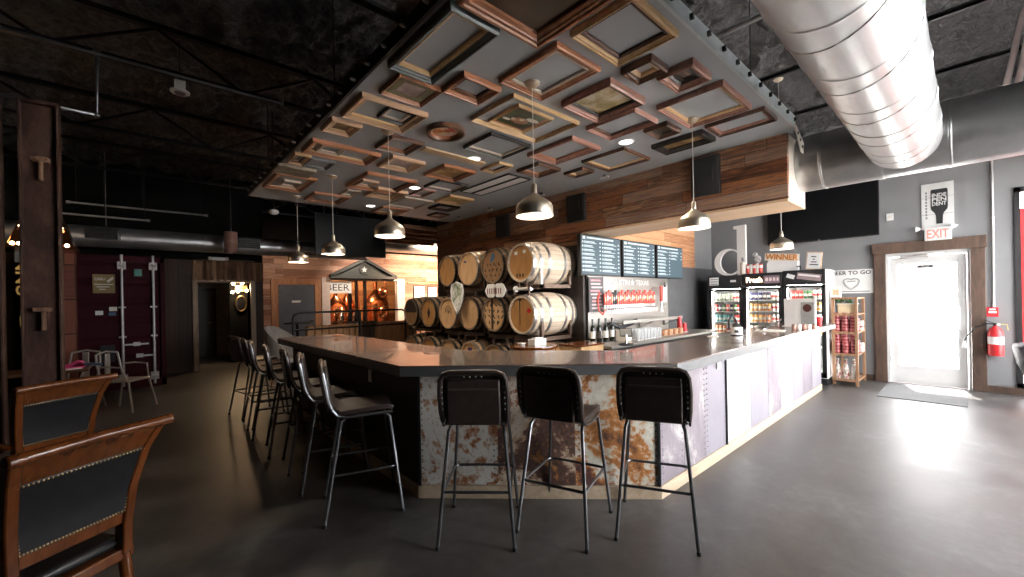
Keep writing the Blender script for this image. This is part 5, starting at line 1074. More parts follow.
# tub chair at the right edge
t = thing('tub_chair', 'dark blue leather tub chair cut off at the right edge of the picture', 'chair', (8.25, -.82, 0), -.3)
mb = MB(); n = 25; vs = []; sect = [(.3, .42), (.36, .44), (.42, .6), (.455, .78), (.44, .82), (.4, .83), (.375, .8), (.34, .6), (.3, .45)]
for k in range(n):
    a = PI*.15+k*(1.7*PI)/(n-1)
    for r, z in sect: vs.append((r*math.cos(a), r*math.sin(a), z+.05*(1-math.cos(a))*.3 if z > .7 else z))
m_ = len(sect); fs = [(k*m_+i, (k+1)*m_+i, (k+1)*m_+(i+1) % m_, k*m_+(i+1) % m_) for k in range(n-1) for i in range(m_)]+[tuple(range(m_)), tuple(range((n-1)*m_, n*m_))[::-1]]
mb.add(vs, fs).build('backrest', M['navy'], t, ang=60); MB().lathe([(.001, .36), (.33, .36), (.36, .4), (.35, .47), (.3, .5), (.001, .51)], n=28).build('seat', M['navy'], t)
for a in (PI*.25, PI*.75, PI*1.25, PI*1.75): MB().tube([(.22*math.cos(a), .22*math.sin(a), .37), (.33*math.cos(a), .33*math.sin(a), 0)], [.022, .014], 8).build('leg', M['frame_brown'], t)
# ================================================================== LEFT AREA: container, posts, chairs
ct = thing('shipping_container', 'dark red shipping container with two pale locking rods on its door', 'container', (-1.0, 10.5, 0)); CW, CHt = 1.37, 2.47
mb = MB(); mb.box(0, .06, .12, CW, 1.45, CHt)
mb.build('body', M['container'], ct)
for a, b_ in ((.0, .06), (CW-.07, CW)): MB().box(a, -.03, 0, b_, .1, CHt).build('corner_post', M['container'], ct, .004)
MB().box(0, -.03, CHt-.12, CW, .1, CHt).build('top_rail', M['container'], ct); MB().box(0, -.03, 0, CW, .1, .14).build('sill', M['container'], ct)
mb = MB()
for k in range(6): z = .2+k*.36; mb.prism([(.0, z+.03), (-.035, z+.08), (-.035, z+.25), (0, z+.3)], .09, CW-.09, 'YZ') if False else mb.add([(x, y, zz) for x in (.09, CW-.09) for y, zz in ((.05, z), (.03, z+.06), (.03, z+.27), (.05, z+.33))], [(0, 1, 5, 4), (1, 2, 6, 5), (2, 3, 7, 6)])
mb.build('door', M['container'], ct, flat=True)
for k, px in enumerate((122.5, 154)):
    x = at(px, 320, Y=10.45).x+1.0
    rod = MB().cyl((x, -.03, .05), (x, -.03, CHt+.02), .022, n=12).build('locking_rod', M['galvrod'], ct)
    for z in (.2, CHt-.18): MB().box(x-.06, -.045, z-.07, x+.06, .0, z+.07).cyl((x-.04, -.05, z), (x+.04, -.05, z), .02, n=8).build('rod_keeper', M['galvrod'], rod)
    for z in (.95, 1.5): MB().box(x-.05, -.05, z, x+.05, -.01, z+.03).build('rod_guide', M['galvrod'], rod)
    z = .82-.22*k; MB().bar((x, -.06, z), (x+.36-.62*k if k else x+.36, -.06, z), .02, .03).box(x+.14-.4*k, -.075, z-.03, x+.24-.4*k, -.05, z+.04).build('latch_handle', M['galvrod'], rod)
p = at(92, 274, Y=10.45); q = at(115, 293, Y=10.45)
pl = MB().box(p.x+1, -.01, q.z, q.x+1, .005, p.z).build('data_plate', plain('gold_plate', (.25, .17, .06), .5), ct)
cx, cz, w_ = (p.x+q.x)/2+1, (p.z+q.z)/2, q.x-p.x
mb = MB().text('CARU', XZ(cx-w_*.17, -.012, cz+.085), .08, .001, bold=.002, fit=(w_*.48, .05)); mb.prism([(cx+w_*.12, cz+.05), (cx+w_*.4, cz+.13), (cx+w_*.45, cz+.09), (cx+w_*.2, cz+.02)], -.0125, -.011, 'XZ')
for k in range(3): mb.box(cx-w_*.42+.03*k, -.0125, cz-.02-.045*k, cx+w_*.42-.05*k, -.011, cz-.004-.045*k)
mb.build('plate_print', M['cream'], pl)
for (a, b_, mm) in (((95, 311), (103, 315), 'paperwhite'), ((109, 307), (117, 311), 'cream'), ((108.5, 312.5), (116, 315.5), 'bluemark'), ((134, 269), (142, 276), 'tealmark')):
    p, q = at(*a, Y=10.45), at(*b_, Y=10.45); MB().box(p.x+1, -.012, q.z, q.x+1, .01, p.z).build('sticker', M[mm], ct)
p, q = at(100, 346, Y=10.45), at(115, 362, Y=10.45); MB().box(p.x+1, -.02, q.z, q.x+1, .01, p.z).build('vent_box', M['steel_dark'], ct)
mb = MB()
for z in (.5, 1.2, 1.9): mb.cyl((.03, -.05, z), (.03, -.05, z+.12), .03, n=8).box(.03, -.06, z, .2, -.03, z+.1)
mb.build('hinges', M['container'], ct)
c2 = thing('shipping_container', 'dark red container side with yellow sideways letters seen between the two steel posts', 'container', (-3.6, 8.9, 0))
mb = MB(); n = 40; P_ = [(2.0*i/n, -.03*(1 if (i//2) % 2 else -1)) for i in range(n+1)]
mb.add([(x, y, .1) for x, y in P_]+[(x, y, 2.45) for x, y in P_], [(i, i+1, n+2+i, n+1+i) for i in range(n)]); mb.box(0, .05, .1, 2.0, 1.5, 2.45).build('body', M['container'], c2, flat=True)
MB().box(0, -.06, 0, 2.0, .06, .14).build('sill', M['container'], c2); MB().box(0, -.06, 2.4, 2.0, .06, 2.5).build('top_rail', M['container'], c2)
p = at(22.5, 277, Y=8.85); MB().text('NNU', Matrix.Translation((p.x+3.6, -.045, p.z)) @ Matrix.Rotation(PI/2, 4, 'Y') @ XZ(0, 0, 0), .24, .002, bold=.004, fit=(.52, .13)).build('lettering', plain('ochre_letters', (.6, .42, .12), .6), c2)
p = at(23, 322, Y=8.85); MB().box(p.x+3.57, -.042, p.z-.06, p.x+3.66, -.035, p.z+.08).build('code_plate', plain('ochre_plate', (.4, .3, .06), .6), c2)
p = at(21, 255, Y=8.85); MB().box(p.x+3.55, -.1, p.z-.1, p.x+3.68, -.03, p.z+.1).build('junction_box', plain('slate_box', (.06, .08, .11), .5), c2)
# rusty wood column left of the container door and copper bulb canopy above
pa, pb = at(57, 250, Y=9.6), at(74, 250, Y=9.6)
t = thing('plank_column', 'rusty red plank column left of the container door, under the glowing bulbs', 'column', ((pa.x+pb.x)/2, 9.6, 0)); W = (pb.x-pa.x)/2
MB().box(-W, -.03, 0, W, .3, 2.5).build('boards', planks('red_brown_boards', 'X', [(.08,.025,.015), (.2,.07,.045), (.14,.05,.03)], .55, .9), t); MB().box(-W-.02, -.05, 2.5, W+.02, .32, 2.56).build('cap', M['copper'], t)
pa, pb = at(10, 248, Y=8.4), at(76, 248, Y=8.4); zc = at(40, 248, Y=8.4).z
t = thing('bulb_canopy', 'copper canopy with rows of glowing bulbs behind the rusty steel post', 'light fixture', ((pa.x+pb.x)/2, 8.4, zc)); W = (pb.x-pa.x)/2
MB().add([(-W, -.25, 0), (W, -.25, 0), (W, .3, 0), (-W, .3, 0), (-W*.62, -.1, .42), (W*.62, -.1, .42), (W*.62, .2, .42), (-W*.62, .2, .42)], [(0, 3, 2, 1), (4, 5, 6, 7), (0, 1, 5, 4), (1, 2, 6, 5), (2, 3, 7, 6), (3, 0, 4, 7)]).build('canopy', M['copper'], t, .01)
MB().box(-W-.02, -.28, -.03, W+.02, .32, .02).build('rim', M['copper'], t)
for k in range(9): MB().ball((-W+.06+k*(2*W-.12)/8, -.29, .02), .024, 8).build('bulb', M['bulb'], t)
for k in range(5): MB().ball((-W*.6+k*W*.3, -.2, .26), .02, 8).build('bulb', M['bulb'], t)
for x in (-W*.5, W*.5): MB().cyl((x, .05, .42), (x, .05, ZC-zc), .006, n=6).build('hanger', M['black'], t)
# steel channel posts
def cpost(name, lab, xa, xb, y, h):
    t = thing(name, lab, 'post', ((xa+xb)/2, y, 0), -.12, 'rusty steel channel posts'); W = (xb-xa)/2
    MB().box(-W, .04, 0, W, .055, h-.02).build('web', M['rustpost'], t)
    for s in (-1, 1): MB().box(s*W-s*.0, 0, 0, s*W-s*.018, .07, h).build('flange', M['rustpost'], t, .004)
    MB().box(-W, 0, h-.03, W, .07, h).build('top_plate', M['rustpost'], t, .004)
    for z in (2.78, 1.5): MB().box(-.045, -.03, z, .06, .04, z+.035).box(.0, -.02, z-.16, .02, .04, z).build('hook_bracket', M['corr'], t, .004)
    MB().box(-W-.04, -.05, 0, W+.04, .12, .012).build('base_plate', M['rustpost'], t)
cpost('steel_post', 'rusty steel channel post with hook brackets near the left edge', -.74, -.5, 5.28, 3.3)
cpost('steel_post', 'dark steel post cut off by the left edge of the picture', -1.1, -.84, 5.37, 3.32)
# tavern chairs
def tavern_chair(lab, loc, rz):
    t = thing('tavern_chair', lab, 'chair', loc, rz, 'polished wood chairs with black leather')   # local +Y is the way the sitter faces; the back stands at y=0
    def stile(s):
        P = [(s*.2, .0, .42), (s*.2, -.005, .55), (s*.212, -.025, .72), (s*.232, -.075, .88), (s*.25, -.125, .965), (s*.262, -.165, 1.01)]
        mb = MB(); n = 6; vs = []
        for i, p in enumerate(P):
            w, d = (.026, .03) if i < 5 else (.024, .026)
            for dx, dy in ((-w, -d), (w, -d), (w, d), (-w, d)): vs.append((p[0]+dx*.8, p[1]+dy, p[2]-dy*.25))
        mb.add(vs, [(i*4+k, i*4+(k+1) % 4, (i+1)*4+(k+1) % 4, (i+1)*4+k) for i in range(5) for k in range(4)]+[(3, 2, 1, 0), (20, 21, 22, 23)])
        mb.tube([(s*.235, -.175, 1.012), (s*.292, -.175, 1.012)], .024, 14)
        return mb
    for s in (-1, 1): stile(s).build('stile', M['chair_wood'], t, .006)
    def sheet_(z0, z1, hw0, hw1, th, name, m, dy=0, steps=6, bev=.004):
        def yy(z):
            pts = [(.42, 0), (.55, -.005), (.72, -.025), (.88, -.075), (.965, -.125), (1.01, -.165)]
            for (a, b), (c, d) in zip(pts, pts[1:]):
                if z <= c: return b+(d-b)*(z-a)/(c-a)
            return pts[-1][1]
        vs = []
        for i in range(steps+1):
            z = z0+(z1-z0)*i/steps; hw = hw0+(hw1-hw0)*i/steps; y = yy(z)+dy
            vs += [(-hw, y-th, z), (hw, y-th, z), (hw, y+th, z), (-hw, y+th, z)]
        return MB().add(vs, [(i*4+k, i*4+(k+1) % 4, (i+1)*4+(k+1) % 4, (i+1)*4+k) for i in range(steps) for k in range(4)]+[(3, 2, 1, 0), (steps*4, steps*4+1, steps*4+2, steps*4+3)]).build(name, m, t, bev), yy
    sheet_(.89, 1.01, .235, .255, .016, 'crest_rail', M['chair_wood'])
    MB().tube([(-.27, -.178, 1.014), (0, -.172, 1.018), (.27, -.178, 1.014)], .021, 12).build('crest_roll', M['chair_wood'], t)
    sheet_(.565, .62, .19, .195, .014, 'lower_rail', M['chair_wood']); pad, yy = sheet_(.615, .905, .19, .232, .02, 'back_pad', M['leather_black'], 0, 8, .008)
    mb = MB()
    N = 30
    for k in range(N+1):
        u = k/N; mb.ball((-.183+.366*u, yy(.625)-.021, .625), .0048, 6); mb.ball((-.22+.44*u, yy(.895)-.021, .895), .0048, 6)
    for k in range(1, 20):
        z = .625+.27*k/20; hw = .183+.037*k/20; mb.ball((-hw, yy(z)-.021, z), .0048, 6); mb.ball((hw, yy(z)-.021, z), .0048, 6)
    mb.build('nail_heads', M['brass'], pad)['kind'] = 'stuff'
    MB().box(-.235, -.02, .4, .235, .46, .45).build('seat_rail', M['chair_wood'], t, .008); MB().box(-.22, .01, .45, .22, .45, .5).build('seat', M['leather_black'], t, .02)
    for s in (-1, 1):
        MB().tube([(s*.2, .0, .44), (s*.205, -.02, .25), (s*.215, -.09, 0)], [.026, .024, .018], 10).build('leg', M['chair_wood'], t); MB().tube([(s*.2, .43, .42), (s*.2, .43, .3), (s*.2, .43, 0)], [.028, .026, .018], 10).build('leg', M['chair_wood'], t)
        MB().tube([(s*.23, .0, .62), (s*.27, .08, .645), (s*.28, .25, .64), (s*.26, .34, .6), (s*.23, .36, .44)], [.018, .02, .022, .02, .02], 8).build('arm', M['chair_wood'], t)
    t.scale = (.92, 1, 1)
    return t
def seat_chair(a, b, lab):
    a, b = Vector((a[0], a[1], 0)), Vector((b[0], b[1], 0)); d = (b-a).normalized(); m = (a+b)/2; f = Vector((-d.y, d.x, 0)); o = m+f*.165
    return tavern_chair(lab, (o.x, o.y, 0), math.atan2(d.y, d.x))
seat_chair((-.345, 2.17), (.09, 2.47), 'nearest polished wood chair with nailed black leather back, bottom left corner')
seat_chair((-.59, 4.02), (-.15, 4.3), 'second polished wood chair, behind the nearest one, in front of the steel post')
def table(lab, x, y, r, h=.75, m='frame_brown', rz=0):
    t = thing('pub_table', lab, 'table', (x, y, 0), rz); MB().box(-r, -r*.8, h-.035, r, r*.8, h).build('table_top', M[m], t, .008); MB().cyl((0, 0, .03), (0, 0, h-.035), .04).build('pedestal', M['blackmetal'], t); MB().box(-.3, -.04, 0, .3, .04, .04).box(-.04, -.3, 0, .04, .3, .04).build('base', M['blackmetal'], t, .004)
    return t
table('dark square pub table holding the pink cloth, beyond the steel post', -.86, 7.72, .37, .76, 'chair_dark')
p = at(72, 361, Y=7.25)
t = thing('folded_cloth', 'bright pink folded cloth on the dark table by the container', 'cloth', (-.72, 7.7, .761))
mb = MB(); nx, ny = 10, 8; vs = [(-.19+.38*i/nx, -.16+.32*j/ny, .05+.03*math.sin(i*.9)+.02*math.cos(j*1.3)-.04*(abs(i/nx-.5)*2)**3) for j in range(ny+1) for i in range(nx+1)]
mb.add(vs, [(j*(nx+1)+i, j*(nx+1)+i+1, (j+1)*(nx+1)+i+1, (j+1)*(nx+1)+i) for j in range(ny) for i in range(nx)]).build('cloth', M['pink'], t, ang=80); MB().box(-.18, -.15, 0, .18, .15, .02).build('lower_fold', M['pink'], t, .006)
MB().tube([(.16, .0, .04), (.26, -.05, .03), (.34, -.1, .02)], .016, 6).build('blue_edge', M['bluemark'], t)
t = thing('phone', 'small pale phone lying on the dark table next to the pink cloth', 'phone', (-.62, 7.48, .76), .3); MB().box(-.07, -.035, 0, .07, .035, .01).build('case', M['cream'], t, .003); MB().box(-.06, -.03, .01, .06, .03, .0115).build('display', M['galvrod'], t)
def metal_chair(lab, x, y, rz):
    t = thing('metal_chair', lab, 'chair', (x, y, 0), rz, 'grey metal cafe chairs')
    MB().box(-.2, -.2, .43, .2, .2, .455).build('seat', M['galvrod'], t, .01)
    for s in (-1, 1):
        MB().tube([(s*.19, .18, .44), (s*.23, .26, 0)], .014, 8).build('leg', M['galvrod'], t); MB().tube([(s*.19, -.18, .44), (s*.23, -.27, 0)], .014, 8).build('leg', M['galvrod'], t)
        MB().tube([(s*.19, -.18, .45), (s*.195, -.23, .7), (s*.18, -.25, .84)], .014, 8).build('back_post', M['galvrod'], t); MB().tube([(s*.19, -.2, .66), (s*.24, -.05, .67), (s*.24, .12, .65), (s*.2, .17, .45)], .012, 8).build('arm', M['galvrod'], t)
    MB().box(-.04, -.255, .46, .04, -.235, .84).build('back_slat', M['galvrod'], t, .004); MB().tube([(-.18, -.25, .84), (0, -.265, .87), (.18, -.25, .84)], .014, 8).build('top_rail', M['galvrod'], t)
metal_chair('grey metal cafe chair in front of the container door', -.17, 8.4, -2.2)
metal_chair('grey metal cafe chair behind the dark table, only its hoop showing', -.75, 8.85, 2.6)
# ================================================================== BACK AREA
d = struct(MB().box(3.03, YB-.03, 0, 4.02, YB, 2.08).build('door_2', M['greydoor'], bevel=.003))
MB().box(3.38, YB-.036, 1.55, 3.62, YB-.03, 1.61).build('plate', M['paperwhite'], d); MB().ball((3.94, YB-.08, 1.0), .035, 10).cyl((3.94, YB-.08, 1.0), (3.94, YB, 1.0), .015, n=8).build('knob', M['chrome'], d); MB().box(3.04, YB-.036, 1.75, 3.06, YB-.03, 1.9).build('hinge', M['chrome'], d)
struct(MB().box(2.83, YB-.05, 0, 3.02, YB, 2.09).box(4.03, YB-.05, 0, 4.22, YB, 2.09).box(2.83, YB-.05, 2.09, 4.22, YB, 2.26).build('trim_8', wood('orange_door_casing', (.26, .11, .05), (.5, .24, .12), 'Z', .6), bevel=.004))
# brew room front: white posts, pediment, panes
xs_ = [at(x, 300, Y=YB).x for x in (322, 331, 349, 356, 366, 397, 404)]
pv = thing('pediment', 'dark green triangular pediment with a pale star over the brew room window', 'pediment', (5.58, YB-.02, 2.36)); hw = 1.0
MB().prism([(-hw, 0), (hw, 0), (0, .56)], -.08, 0, 'XZ').build('tympanum', M['slate'], pv)
MB().bar((-hw-.1, -.1, .02), (.04, -.1, .6), .2, .09).build('raking_cornice', M['slate'], pv); MB().bar((hw+.1, -.1, .02), (-.04, -.1, .6), .2, .09).build('raking_cornice', M['slate'], pv); MB().box(-hw-.12, -.2, -.06, hw+.12, .0, .03).build('cornice', M['slate'], pv)
MB().prism([((.1 if k % 2 == 0 else .042)*math.sin(PI*k/5), .24+(.1 if k % 2 == 0 else .042)*math.cos(PI*k/5)) for k in range(10)], -.1, -.07, 'XZ').build('star', M['cream'], pv); MB().tube([(.17*math.cos(a), -.085, .24+.17*math.sin(a)) for a in [2*PI*k/24 for k in range(24)]], .014, 6, True).build('wreath', M['frame_black'], pv)
struct(MB().box(xs_[0]-.02, YB-.08, 0, xs_[1]-.05, YB+.1, 2.24).box(xs_[5]-.02, YB-.08, 0, xs_[6], YB+.1, 2.24).box(xs_[0]-.02, YB-.08, 2.24, xs_[6], YB+.1, 2.32).build('trim_9', plain('pale_pink_post', (.62, .5, .45), .6), bevel=.004))
wn = struct(MB().box(xs_[2], YB-.02, 0, xs_[2]+.08, YB+.1, 2.25).box(xs_[3], YB-.02, 0, xs_[3]+.06, YB+.1, 2.25).box(xs_[4]-.06, YB-.02, 0, xs_[4]+.02, YB+.1, 2.25).box(xs_[1], YB, .6, xs_[5], YB+.06, .68).build('window_1', M['blackmetal']))
MB().box(xs_[1]-.05, YB+.04, 0, xs_[5], YB+.046, 2.24).build('pane', M['glass'], wn)
t = thing('beer_sign', 'white sign with thin letters in the upper left of the brew room window', 'sign', (4.83, YB-.03, 2.02)); MB().box(-.36, -.02, -.2, .33, .01, .19).build('board', M['white'], t, .003); MB().text('BEER', XZ(-.1, -.022, -.01), .25, .001, fit=(.72, .2)).build('lettering', M['ink'], t)
slab('wall_brewhouse', planks('brew_room_wood', 'X', [(.25,.1,.04), (.5,.24,.1), (.36,.16,.07)], .2, 2), 2.4, 17.0, 0, XW, 17.15, 3.2)
slab('wall_brewhouse', M['backwood'], 2.33, YB+.15, 0, 2.45, 17.1, 3.2); slab('wall_brewhouse', M['darkplank'], XW, YB+.15, 0, XW+.1, 17.1, 3.2); slab('ceiling', M['cladding'], 2.33, YB, 3.2, XW+.1, 17.15, 3.3)
def still(x, y, r, h, lab):
    t = thing('copper_still', lab, 'still', (x, y, 0), 0, 'copper brewing vessels'); MB().lathe([(.001, .45), (r*.7, .48), (r, .62), (r, h*.72), (r*.85, h*.84), (r*.35, h*.95), (r*.16, h), (r*.16, h*1.14), (.001, h*1.14)], n=32).build('vessel', M['copper'], t)
    for k in range(3): a = 2*PI*k/3; MB().cyl((r*.7*math.cos(a), r*.7*math.sin(a), 0), (r*.7*math.cos(a), r*.7*math.sin(a), .6), .04, n=8).build('leg', M['chrome'], t)
    for z in (.72, h*.66): MB().lathe([(r+.001, z), (r+.015, z), (r+.015, z+.04), (r+.001, z+.04)], n=32).build('band', M['brass'], t)
    MB().disc((0, -r-.01, h*.5), .1, 'Y', 20, None, .04).build('manway', M['brass'], t); MB().tube([(0, 0, h*1.1), (.1, -.1, h*1.25), (.35, -.15, h*1.2), (.4, -.2, h*.6)], .035, 8).build('pipe', M['copper'], t)
still(5.1, 14.9, .42, 1.75, 'copper still seen through the left pane of the brew room window'); still(7.0, 15.9, .5, 2.0, 'copper still seen through the right pane of the brew room window'); still(5.98, 16.2, .28, 1.9, 'slim copper column still in the middle of the brew room')
for k in range(4):
    t = thing('glass_carboy', ORD[k]+' shiny jug from the left on the brew room sill', 'jug', (4.75+.22*k, 13.95, .9), 0, 'jugs in the brew room window'); MB().lathe([(.001, 0), (.08, 0), (.09, .05), (.085, .2), (.03, .28), (.03, .34), (.001, .34)], n=16).build('body', M['chrome' if k % 2 else 'copper'], t); MB().lathe([(.034, .32), (.036, .35), (.001, .36)], n=12).build('stopper', M['cream'], t)
t = thing('sill_shelf', 'dark shelf behind the left pane of the brew room window', 'shelf', (4.65, 13.85, .86)); MB().box(0, 0, 0, .95, .25, .04).build('board', M['frame_brown'], t); 
for x in (.03, .88): MB().box(x, .02, -.86, x+.04, .2, 0).build('leg', M['frame_brown'], t)
for k, (x, z) in enumerate(((7.0, 1.95), (6.95, 1.25))):
    t = thing('copper_lamp', ['upper round copper lamp behind the right pane of the brew room', 'lower round copper vessel behind the right pane of the brew room'][k], 'lamp', (6.45, 14.0, z-.2), 0, 'round copper lamps')
    MB().ball((0, 0, .1), .17, 16, (1, 1, 1.15)).build('body', M['copper'], t)
    if k: MB().lathe([(.12, .2-z), (.1, .23-z), (.02, .25-z), (.02, -.06), (.1, -.04)], n=16).build('stand', M['brass'], t); MB().cyl((0, 0, .28), (0, 0, .34), .03).tube([(0, 0, .3), (0, 0, 3.2-z+.2)] if k == 0 else [(0, 0, .3), (0, 0, .34)], .006, 6).build('neck', M['brass'], t)
# pictures on the plank wall
for k, (a, b_) in enumerate((((413, 285.5), (425, 299)), ((427, 286.5), (437, 299)))):
    p, q = at(*a, Y=YB), at(*b_, Y=YB); t = thing('wall_picture', ['left of two small white pictures on the plank wall above the barrels', 'right of two small white pictures on the plank wall above the barrels'][k], 'picture frame', ((p.x+q.x)/2, YB, (p.z+q.z)/2), 0, 'white pictures on the plank wall'); w_, h_ = (q.x-p.x)/2, (p.z-q.z)/2
    MB().box(-w_, -.03, -h_, w_, 0, h_).build('border', M['frame_black'], t, .003); MB().box(-w_+.03, -.034, -h_+.03, w_-.03, -.029, h_-.03).build('picture', M['paperwhite'], t); MB().tube([(-.06, -.036, -.05), (-.03, -.036, .06), (.02, -.036, -.03), (.06, -.036, .05)], .012, 5).build('print', M['grey_wall'], t)
p, q = at(407.5, 282.5, Y=YB), at(441, 303, Y=YB); t = thing('picture_casing', 'tan outer casing around the two white pictures', 'casing', ((p.x+q.x)/2, YB, (p.z+q.z)/2)); ring(MB(), (q.x-p.x)/2, (p.z-q.z)/2, [(0, 0), (0, .03), (.06, .03), (.06, 0)]).xf(Matrix.Rotation(PI/2, 4, 'X')).build('casing', M['frame_tan'], t); MB().box((p.x-q.x)/2, -.05, (p.z-q.z)/2-.03, (q.x-p.x)/2, 0, (p.z-q.z)/2).build('ledge', M['frame_tan'], t)
# hanging television
t = thing('television', 'black flat screen hanging from the roof beyond the far edge of the panel', 'television', (3.46, 9.0, 2.53)); MB().box(-.76, -.03, 0, .76, .04, .86).build('housing', M['black'], t, .006); MB().box(-.74, -.034, .02, .74, -.029, .84).build('display', M['tvscreen'], t)
for x in (-.3, .3): MB().cyl((x, .06, .5), (x, .06, ZC-2.53), .015, n=8).build('hanger_pole', M['black'], t)
MB().box(-.4, .04, .3, .4, .08, .6).build('mount_plate', M['blackmetal'], t)
# pipe railing with lying casks and chairs behind it
pa, pb = at(300, 340, Y=9.2), at(407, 313, Y=9.2)
t = thing('pipe_railing', 'black iron pipe railing beyond the left counter', 'railing', (2.3, 9.2, 0)); Lr = 2.5
MB().tube([(0, 0, 0), (0, 0, 1.2), (.03, 0, 1.29), (.12, 0, 1.33), (Lr-.1, 0, 1.33), (Lr-.02, 0, 1.29), (Lr, 0, 1.2), (Lr, 0, 0)], .022, 10).build('top_rail', M['blackmetal'], t); MB().cyl((0, 0, .98), (Lr, 0, .98), .018, n=8).build('mid_rail', M['blackmetal'], t); MB().cyl((Lr*.55, 0, 0), (Lr*.55, 0, 1.33), .03, n=10).build('post', M['blackmetal'], t)
for x in (0, Lr*.55, Lr): MB().lathe([(.001, 0), (.06, 0), (.06, .015), (.03, .02), (.03, .05), (.001, .05)], (x, 0, 0), 16).build('floor_flange', M['blackmetal'], t)
def sofa(lab, x, y, rz, m, w=.8):
    t = thing('lounge_seat', lab, 'armchair', (x, y, 0), rz, 'lounge seats beyond the railing')
    MB().box(-w/2, -.35, .2, w/2, .35, .45).build('seat', M[m], t, .05)
    mb = MB(); n = 8
    for k in range(n): x0_ = -w/2+w*k/n; mb.cbox((x0_+w/n/2, .36, .72), (w/n-.004, .16, .62), 0, -.12)
    mb.build('backrest', M[m], t, .03)
    for s in (-1, 1): MB().box(s*w/2-.07*s-.07, -.35, .2, s*w/2-.07*s+.07, .4, .64).build('arm', M[m], t, .05)
    for sx in (-1, 1):
        for sy in (-1, 1): MB().cyl((sx*(w/2-.06), sy*.3, 0), (sx*(w/2-.06), sy*.3, .2), .02, n=8).build('leg', M['frame_brown'], t)
M['tanleather'] = plain('tan_leather', (.5, .27, .13), .4)
sofa('tan ribbed leather sofa behind the left half of the pipe railing', 3.25, 9.95, PI, 'tanleather', 1.2); sofa('tan ribbed leather sofa behind the right half of the pipe railing', 4.75, 10.1, PI+.25, 'tanleather', 1.25); sofa('grey upholstered armchair between the two tan sofas behind the railing', 4.3, 11.0, PI, 'fabric_grey', .8)
t = thing('wing_chair', 'pale grey upholstered tub chair at the far end of the left counter', 'chair', (1.98, 8.5, 0), 2.4); t.scale = (.8, .8, 1.12)
mb = MB(); n = 21; vs = []
for k in range(n):
    a = -PI*.62+PI*1.24*k/(n-1); hgt = 1.0-.32*(abs(a)/(PI*.62))**2
    for r, z in ((.3, .42), (.36, .42), (.4, hgt*.8), (.4, hgt), (.36, hgt), (.34, hgt*.8)): vs.append((r*math.cos(a), r*math.sin(a), z))
mb.add(vs, [(k*6+i, (k+1)*6+i, (k+1)*6+(i+1) % 6, k*6+(i+1) % 6) for k in range(n-1) for i in range(6)]+[tuple(range(6)), tuple(range((n-1)*6, n*6))[::-1]]).build('backrest', M['fabric_grey'], t, ang=60); MB().lathe([(.001, .34), (.33, .34), (.35, .4), (.33, .46), (.001, .48)], n=24).build('seat', M['fabric_grey'], t)
for k in range(4): a = PI/4+k*PI/2; MB().tube([(.2*math.cos(a), .2*math.sin(a), .36), (.3*math.cos(a), .3*math.sin(a), 0)], [.02, .012], 8).build('leg', M['frame_brown'], t)
t = thing('bistro_table', 'small round black table in front of the blue grey door', 'table', (2.9, 11.2, 0)); MB().lathe([(.001, 1.02), (.3, 1.02), (.3, 1.05), (.001, 1.05)], n=28).build('table_top', M['black'], t); MB().cyl((0, 0, .02), (0, 0, 1.02), .03).build('pedestal', M['blackmetal'], t); MB().lathe([(.001, 0), (.22, 0), (.2, .03), (.001, .035)], n=24).build('base', M['blackmetal'], t)
# doorway light with mirror, exit lamp, cylinder lamp
t = thing('wall_sconce', 'cluster of glowing warm globe bulbs on the dark wall inside the doorway', 'wall light', (2.02, 12.98, 1.95)); MB().box(-.14, -.02, -.08, .14, .02, .08).build('back_plate', M['brass'], t)
for k, (x, z) in enumerate(((-.2, .12), (-.1, -.08), (.0, .14), (.1, -.06), (.2, .1), (-.22, -.1))): MB().tube([(0, -.02, 0), (x*.6, -.08, z*.3), (x, -.1, z)], .008, 6).build('arm', M['brass'], t); MB().ball((x, -.1, z), .042, 12).build('bulb', M['bulb'], t)
t = thing('mirror', 'small gold framed oval mirror under the bulbs inside the doorway', 'mirror', (2.0, 12.98, 1.55)); MB().tube([(.12*math.cos(a), -.02, .2*math.sin(a)) for a in [2*PI*k/32 for k in range(32)]], .018, 8, True).build('border', M['brass'], t); MB().disc((0, -.01, 0), .115, 'Y', 28, .195, .01).build('glass', M['tvscreen'], t)
t = thing('emergency_light', 'small white twin emergency lamp above the wide doorway', 'emergency light', (1.4, 11.9, 2.62)); MB().box(-.12, -.05, -.04, .12, .05, .03).build('housing', M['white'], t, .006)
for s in (-1, 1): MB().lathe([(.001, 0), (.03, .0), (.045, .05), (.001, .055)], (s*.16, -.06, 0), 12, 'Y').build('lamp', M['cream'], t)
p = at(231, 253, Y=10.4); t = thing('drum_lamp', 'small brown cylinder lamp hanging before the long duct', 'lamp', (p.x, 10.4, p.z)); MB().lathe([(.11, 0), (.12, 0), (.12, .44), (.001, .45)], n=24).build('lamp_shade', M['frame_rose'], t); MB().ball((0, 0, .1), .05).build('bulb', M['cream'], t); MB().cyl((0, 0, .45), (0, 0, ZC-p.z), .008, n=6).build('cord', M['black'], t)
t = thing('smoke_detector', 'small white dome detector in the dark beyond the far left corner of the panel', 'detector', at(274, 212, Z=2.95)); MB().ball((0, 0, 0), .07, 14, (1, 1, .6)).build('dome', M['white'], t); MB().cyl((0, 0, .02), (0, 0, ZC-2.95), .01, n=6).build('rod', M['black'], t)
# timber slats of the roof over the barrel end
for k in range(5):
    o = MB().cbox((0, 0, 0), (1.9, .06, .09)).build('roof_slat', M['backwood_b']); o.location = (5.6+.1*k, 8.9+.62*k, 3.3); tag(o, ORD[k]+' lit timber slat from the near side under the roof past the panel edge', 'slat', 'roof slats beyond the panel')
